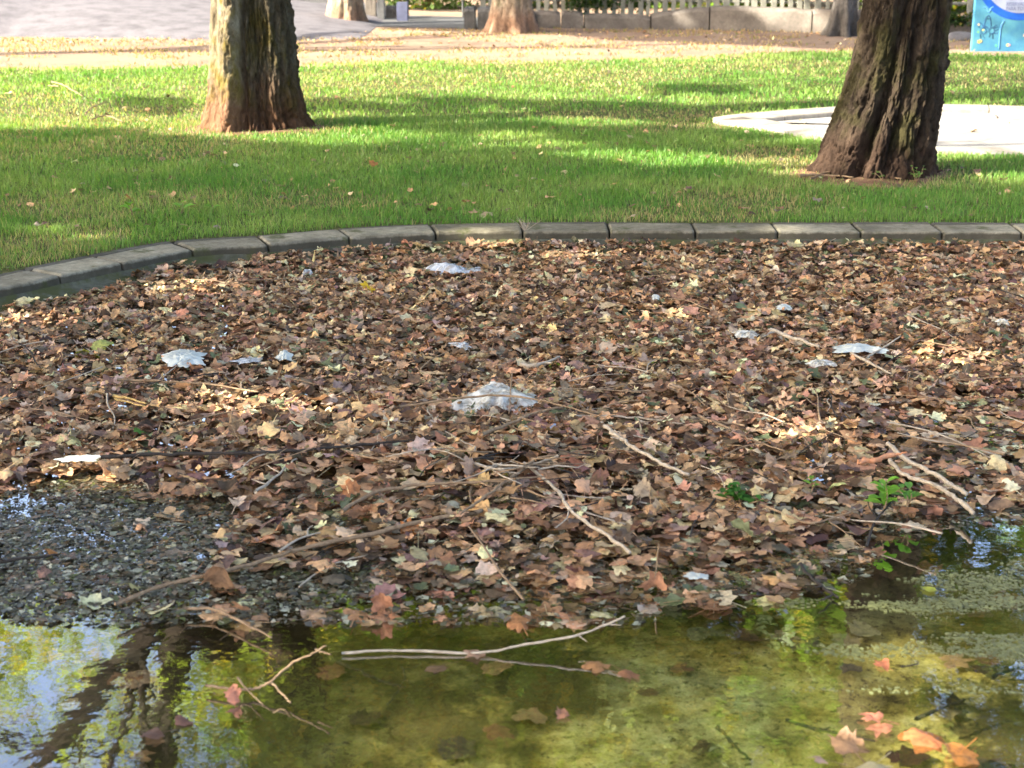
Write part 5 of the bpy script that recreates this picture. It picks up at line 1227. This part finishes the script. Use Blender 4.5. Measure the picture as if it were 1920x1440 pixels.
stick([(630, 1240), (700, 1270), (760, 1290)], 9, M_TW_DARK, 'thick dark sunken stick left of centre in clear water', z=BEDZ + .04)
stick([(1520, 335), (1560, 322), (1620, 325), (1690, 335)], 5, M_TW_TAN, 'dry stalk lying against the foot of the right tree', [([(1500, 330), (1540, 328), (1600, 332)], 6)], z=.05, name='stick')
for pts, lb in [([(97, 153), (120, 160), (155, 180)], 'thin bare twig lying in sunlit grass at far left'), ([(160, 212), (175, 200), (200, 190)], 'short pale twig in sunlit grass left of the left tree'), ([(170, 224), (200, 217), (230, 228)], 'dark arched twig in sunlit grass left of the left tree'), ([(110, 162), (90, 160)], 'tiny twig in sunlit grass at far left')]:
    stick(pts, 3, M_TW_TAN, lb, z=.06)
R3 = random.Random(91)
for q in range(26):
    a = R3.uniform(-.9, .9) + (PI if R3.random() < .5 else 0); cx_, cy_ = R3.gauss(960, 75), R3.gauss(880, 22); L_ = R3.uniform(45, 130)
    p0 = (cx_, cy_, R3.uniform(0, .03)); p1 = (cx_ + L_ * .5 * math.cos(a), cy_ + L_ * .22 * math.sin(a) + R3.uniform(-5, 5), R3.uniform(.01, .05)); p2 = (cx_ + L_ * math.cos(a), cy_ + L_ * .42 * math.sin(a), R3.uniform(-.01, .03))
    stick([p0, p1, p2], R3.uniform(2.5, 4.5), R3.choice([M_TW_DARK, M_TW_TAN, M_TW_TAN, M_TW_DARK, M_TW_PALE]), where(cx_ + L_ * .5 * math.cos(a), cy_, 'tangled twig', None, L_ / 90), z=TOPZ, name='twig', cat='twig', group='twigs of the central tangle')
# nameless thin twigs in the litter
tw = []
for v in range(6):
    rr = random.Random(v); P = catmull([(-.5, rr.uniform(-.06, .06), 0), (-.15, rr.uniform(-.08, .08), .03), (.2, rr.uniform(-.08, .08), .02), (.5, rr.uniform(-.1, .1), 0)], 5); ps = [(P, np.linspace(.013, .006, len(P)))]
    if v % 2: ps.append((catmull([P[6], P[6] + np.array([.12, .1, .02]), P[6] + np.array([.22, .14, .03])], 4), np.linspace(.008, .004, 9)))
    tw.append(tube_mesh('twig', ps, [M_TW_TAN, M_TW_PALE, M_TW_TAN, M_TW_DARK, M_TW_PALE, M_TW_TAN][v], 6))
R2 = random.Random(44); cnt = 0
while cnt < 120:
    px_, py_ = R2.uniform(0, 1920), R2.triangular(480, 1120, 800)
    if not inside_poly(np.array([px_]), np.array([py_]), LIT)[0]: continue
    zz = WZ + (.078 if py_ < 900 else .045); p = at(px_, py_, zz); o = bpy.data.objects.new('twig', R2.choice(tw)); COL.objects.link(o)
    s = R2.uniform(.1, .42); o.location = p; o.scale = (s, s, s * .6 if s > .25 else s); o.rotation_euler = (R2.gauss(0, .1), R2.gauss(0, .10), R2.uniform(0, 6.28))
    tag(o, where(px_, py_, 'loose twig', None, s / .25), 'twig', 'thin loose twigs on the litter'); cnt += 1

# ------------------------------------------------------------------ plastic and paper litter
def crumple(name, px, py, wpx, dpx_m, h, mat, label, cat, seed, rotz=0, z=None, outline=None, n=40):
    """crumpled sheet: width in pixels across, depth and height in metres"""
    z = TOPZ if z is None else z; p = at(px, py, z); W = wpx / scale_at(px, py, z)
    u = np.linspace(-1, 1, n); U, Vv = np.meshgrid(u, u)
    rr = np.sqrt(U ** 2 + Vv ** 2) + 1e-6; k = np.maximum(np.abs(U), np.abs(Vv)) / rr
    U2, V2 = U * (k * .7 + .3), Vv * (k * .7 + .3)
    ang = np.arctan2(V2, U2); edge = .92 + .55 * (fbm(np.cos(ang) * 2.2 + 5, np.sin(ang) * 2.2, 0, seed, 3) - .5) * 2
    X = U2 * W / 2 * edge; Y = V2 * dpx_m / 2 * edge
    def rg(f, sd): return 1 - np.abs(2 * noise(X * f / max(W, .1) + seed, Y * f / max(W, .1), 0, sd) - 1) * 2
    d = np.clip(1 - (U ** 2 + Vv ** 2) * .62, 0, 1)
    body = .35 + .5 * noise(X * 3.2 / W + seed, Y * 3.2 / W, 0, seed + 2) + .22 * rg(4, seed) + .09 * rg(9, seed + 1) + .04 * rg(21, seed + 4)
    Z = h * d * np.clip(body, .05, 2) + .003
    X = X + .05 * W * (noise(X * 9 / W, Y * 9 / W, 0, seed + 6) - .5); Y = Y + .10 * dpx_m * (noise(X * 9 / W, Y * 9 / W, 0, seed + 7) - .5)
    c, s = math.cos(rotz), math.sin(rotz)
    V = np.stack([X * c - Y * s, X * s + Y * c, Z], -1).reshape(-1, 3)
    i, j = np.meshgrid(np.arange(n - 1), np.arange(n - 1), indexing='ij'); a = i * n + j
    F = np.stack([a, a + 1, a + n + 1, a + n], -1).reshape(-1, 4)
    o = link(name, mesh_np(name, V, F, mat, None, False), None, Vector(p)); tag(o, label, cat); return o
crumple('plastic_bag', 932, 760, 176, .32, .095, M_BAG, 'large crumpled translucent plastic bag lying in the middle of the litter', 'plastic bag', 3, .0, TOPZ - .02)
crumple('plastic_wrap', 848, 512, 100, .14, .06, M_CLEAR, 'clear crumpled plastic wrap near the kerb left of centre', 'plastic wrap', 5, .1, TOPZ - .01)
crumple('paper_sheet', 345, 676, 86, .26, .030, M_PAPER, 'pale crumpled paper sheet on the litter at left', 'paper', 8, .25, TOPZ + .01)
crumple('plastic_scrap', 1605, 658, 105, .12, .03, M_PAPER, 'torn white plastic piece on the litter at right, larger upper one', 'plastic scrap', 11, -.1, TOPZ + .005)
crumple('plastic_scrap', 1543, 685, 62, .10, .03, M_BAG, 'small white plastic scrap just below the torn white piece', 'plastic scrap', 12, .1, TOPZ)
crumple('plastic_scrap', 1398, 631, 50, .12, .03, M_BAG, 'small shiny clear plastic scrap left of the short peeled stick', 'plastic scrap', 13, -.2, TOPZ)
crumple('plastic_scrap', 1470, 579, 34, .12, .02, M_PAPER, 'small pale scrap in the litter right of centre near the kerb', 'plastic scrap', 14, 0, TOPZ)
crumple('plastic_scrap', 150, 862, 80, .08, .008, M_PAPER, 'flat white scrap at the tip of the long black stick', 'plastic scrap', 15, .1, WZ + .07)
crumple('plastic_scrap', 535, 672, 34, .14, .03, M_PAPER, 'small greenish white scrap right of the paper sheet', 'plastic scrap', 16, .1, TOPZ)
crumple('plastic_scrap', 465, 678, 60, .10, .015, M_CLEAR, 'flat clear plastic piece right of the paper sheet', 'plastic scrap', 17, .3, TOPZ)
crumple('plastic_scrap', 1878, 608, 24, .08, .03, M_BAG, 'tiny white scrap near the right edge of the litter', 'plastic scrap', 18, 0, TOPZ)
crumple('plastic_scrap', 1229, 562, 15, .05, .035, M_PAPER, 'tiny bright white ball of paper behind the centre of the litter', 'paper', 19, 0, TOPZ)
crumple('plastic_scrap', 577, 516, 22, .07, .05, M_CLEAR, 'small clear cup fragment near the kerb at left', 'plastic scrap', 20, 0, TOPZ - .02)
crumple('plastic_scrap', 1040, 803, 20, .04, .02, simple('blue_white_plastic', (.28, .34, .45), .3, .5), 'small bluish plastic bit below the bag', 'plastic scrap', 21, 0, TOPZ)
crumple('plastic_scrap', 865, 650, 34, .12, .02, M_CLEAR, 'thin clear plastic strip above the bag', 'plastic scrap', 22, .6, TOPZ)
crumple('plastic_scrap', 1305, 1083, 40, .05, .012, M_PAPER, 'small white scrap floating at the litter edge', 'plastic scrap', 23, .1, WZ + .012)

# ------------------------------------------------------------------ seedling, clump, weeds
M_GREEN = foliage_mat('weed_leaf', .4)
def plant(name, px, py, hpx, label, cat, seed, nl, lsize, col, z=None, spread=.5, stems=1):
    z = WZ + .04 if z is None else z; p = at(px, py, z); s = scale_at(px, py, z); H = hpx / s; r = np.random.default_rng(seed)
    root = empty(name, p); tag(root, label, cat); paths = []; V = []; F = []; C = []
    for k in range(stems):
        e = np.array([r.normal(0, spread * H * .4), r.normal(0, spread * H * .4), H * r.uniform(.7, 1)]); Q = catmull([np.zeros(3), e * .5 + np.array([.01, 0, 0]), e], 5); paths.append((Q, np.linspace(.003, .0015, len(Q))))
        for q in range(nl // stems):
            f = (q + 1) / (nl / stems); b = e * (.2 + .8 * f); a = q * 2.4 + r.uniform(0, 1); L_ = lsize * r.uniform(.7, 1.2) * (1.15 - .5 * f); W_ = L_ * .32; up = r.uniform(.0, .5) * L_
            d = np.array([math.cos(a), math.sin(a), 0]); t_ = np.array([-d[1], d[0], 0]); i0_ = len(V)
            for (u, ww, zz) in [(0, 0, 0), (.35, 1, .5), (.7, .8, .8), (1, 0, .7)]:
                if ww: V += [b + d * L_ * u + t_ * W_ * ww + np.array([0, 0, up * zz + .1 * L_]), b + d * L_ * u + np.array([0, 0, up * zz]), b + d * L_ * u - t_ * W_ * ww + np.array([0, 0, up * zz + .1 * L_])]
                else: V.append(b + d * L_ * u + np.array([0, 0, up * zz]))
            F += [(i0_, i0_ + 1, i0_ + 2), (i0_, i0_ + 2, i0_ + 3), (i0_ + 1, i0_ + 4, i0_ + 5), (i0_ + 1, i0_ + 5, i0_ + 2), (i0_ + 2, i0_ + 5, i0_ + 6), (i0_ + 2, i0_ + 6, i0_ + 3), (i0_ + 4, i0_ + 7, i0_ + 5), (i0_ + 5, i0_ + 7, i0_ + 6)]
            C += [np.array(col) * r.uniform(.7, 1.3)] * 8
    link('stem', tube_mesh('stem', paths, M_TW_TAN, 5), root); me = mesh_np('leaves', V, F, M_GREEN, np.array(C)); link('leaves', me, root)
plant('seedling', 1655, 962, 78, 'small bright green seedling growing from the litter beside the grey sticks', 'plant', 1, 14, .062, (.16, .33, .04), spread=.3, stems=1)
plant('seedling', 1700, 950, 42, 'low green seedling right of the taller one', 'plant', 2, 9, .05, (.12, .27, .05), spread=.6, stems=2)
plant('green_clump', 1385, 948, 34, 'dark green leafy clump in the litter right of centre', 'plant', 3, 40, .045, (.05, .15, .02), spread=1.4, stems=8)
plant('seedling', 1522, 920, 24, 'tiny green sprout left of the seedling', 'plant', 4, 5, .03, (.15, .28, .04))
plant('weed', 248, 410, 30, 'broad leaved light green weed in the lawn near the kerb at left', 'weed', 5, 6, .10, (.20, .38, .06), z=.02, spread=.3, stems=2)
plant('weed', 338, 405, 30, 'upright light green weed in the lawn, second from left', 'weed', 6, 6, .08, (.19, .38, .05), z=.02, spread=.3, stems=2)
plant('weed', 398, 402, 20, 'small light green weed in the lawn, third from left', 'weed', 7, 5, .06, (.19, .38, .05), z=.02, spread=.3, stems=2)
plant('weed', 468, 412, 16, 'tiny weed in the lawn, rightmost of the left group', 'weed', 8, 5, .05, (.19, .38, .05), z=.02, spread=.3, stems=2)
plant('weed', 1715, 345, 36, 'small leafy weed at the foot of the right tree', 'weed', 9, 12, .05, (.12, .22, .05), z=.02, spread=.6, stems=3)
plant('weed', 1655, 342, 24, 'low weed before the right tree left of the leafy one', 'weed', 10, 10, .04, (.10, .17, .05), z=.02, spread=.9, stems=4)
plant('weed', 12, 560, 70, 'pale weed hanging over the kerb at the left edge', 'weed', 11, 10, .05, (.2, .26, .1), z=-.12, spread=.4, stems=3)
# dry tuft on the kerb
p = at(985, 432, KZ); r = np.random.default_rng(3); ps = []
for k in range(16):
    e = np.array([r.normal(0, .05), r.normal(0, .03), r.uniform(.04, .10)]); ps.append((catmull([np.zeros(3), e * .6, e + np.array([r.normal(0, .02), 0, -.01])], 3), np.linspace(.0015, .0007, 7)))
tag(link('dry_tuft', tube_mesh('dry_tuft', ps, M_TW_PALE, 4), None, Vector(p) + Vector((0, .03, -.01))), 'dry straw tuft growing from a kerb joint at centre', 'plant')
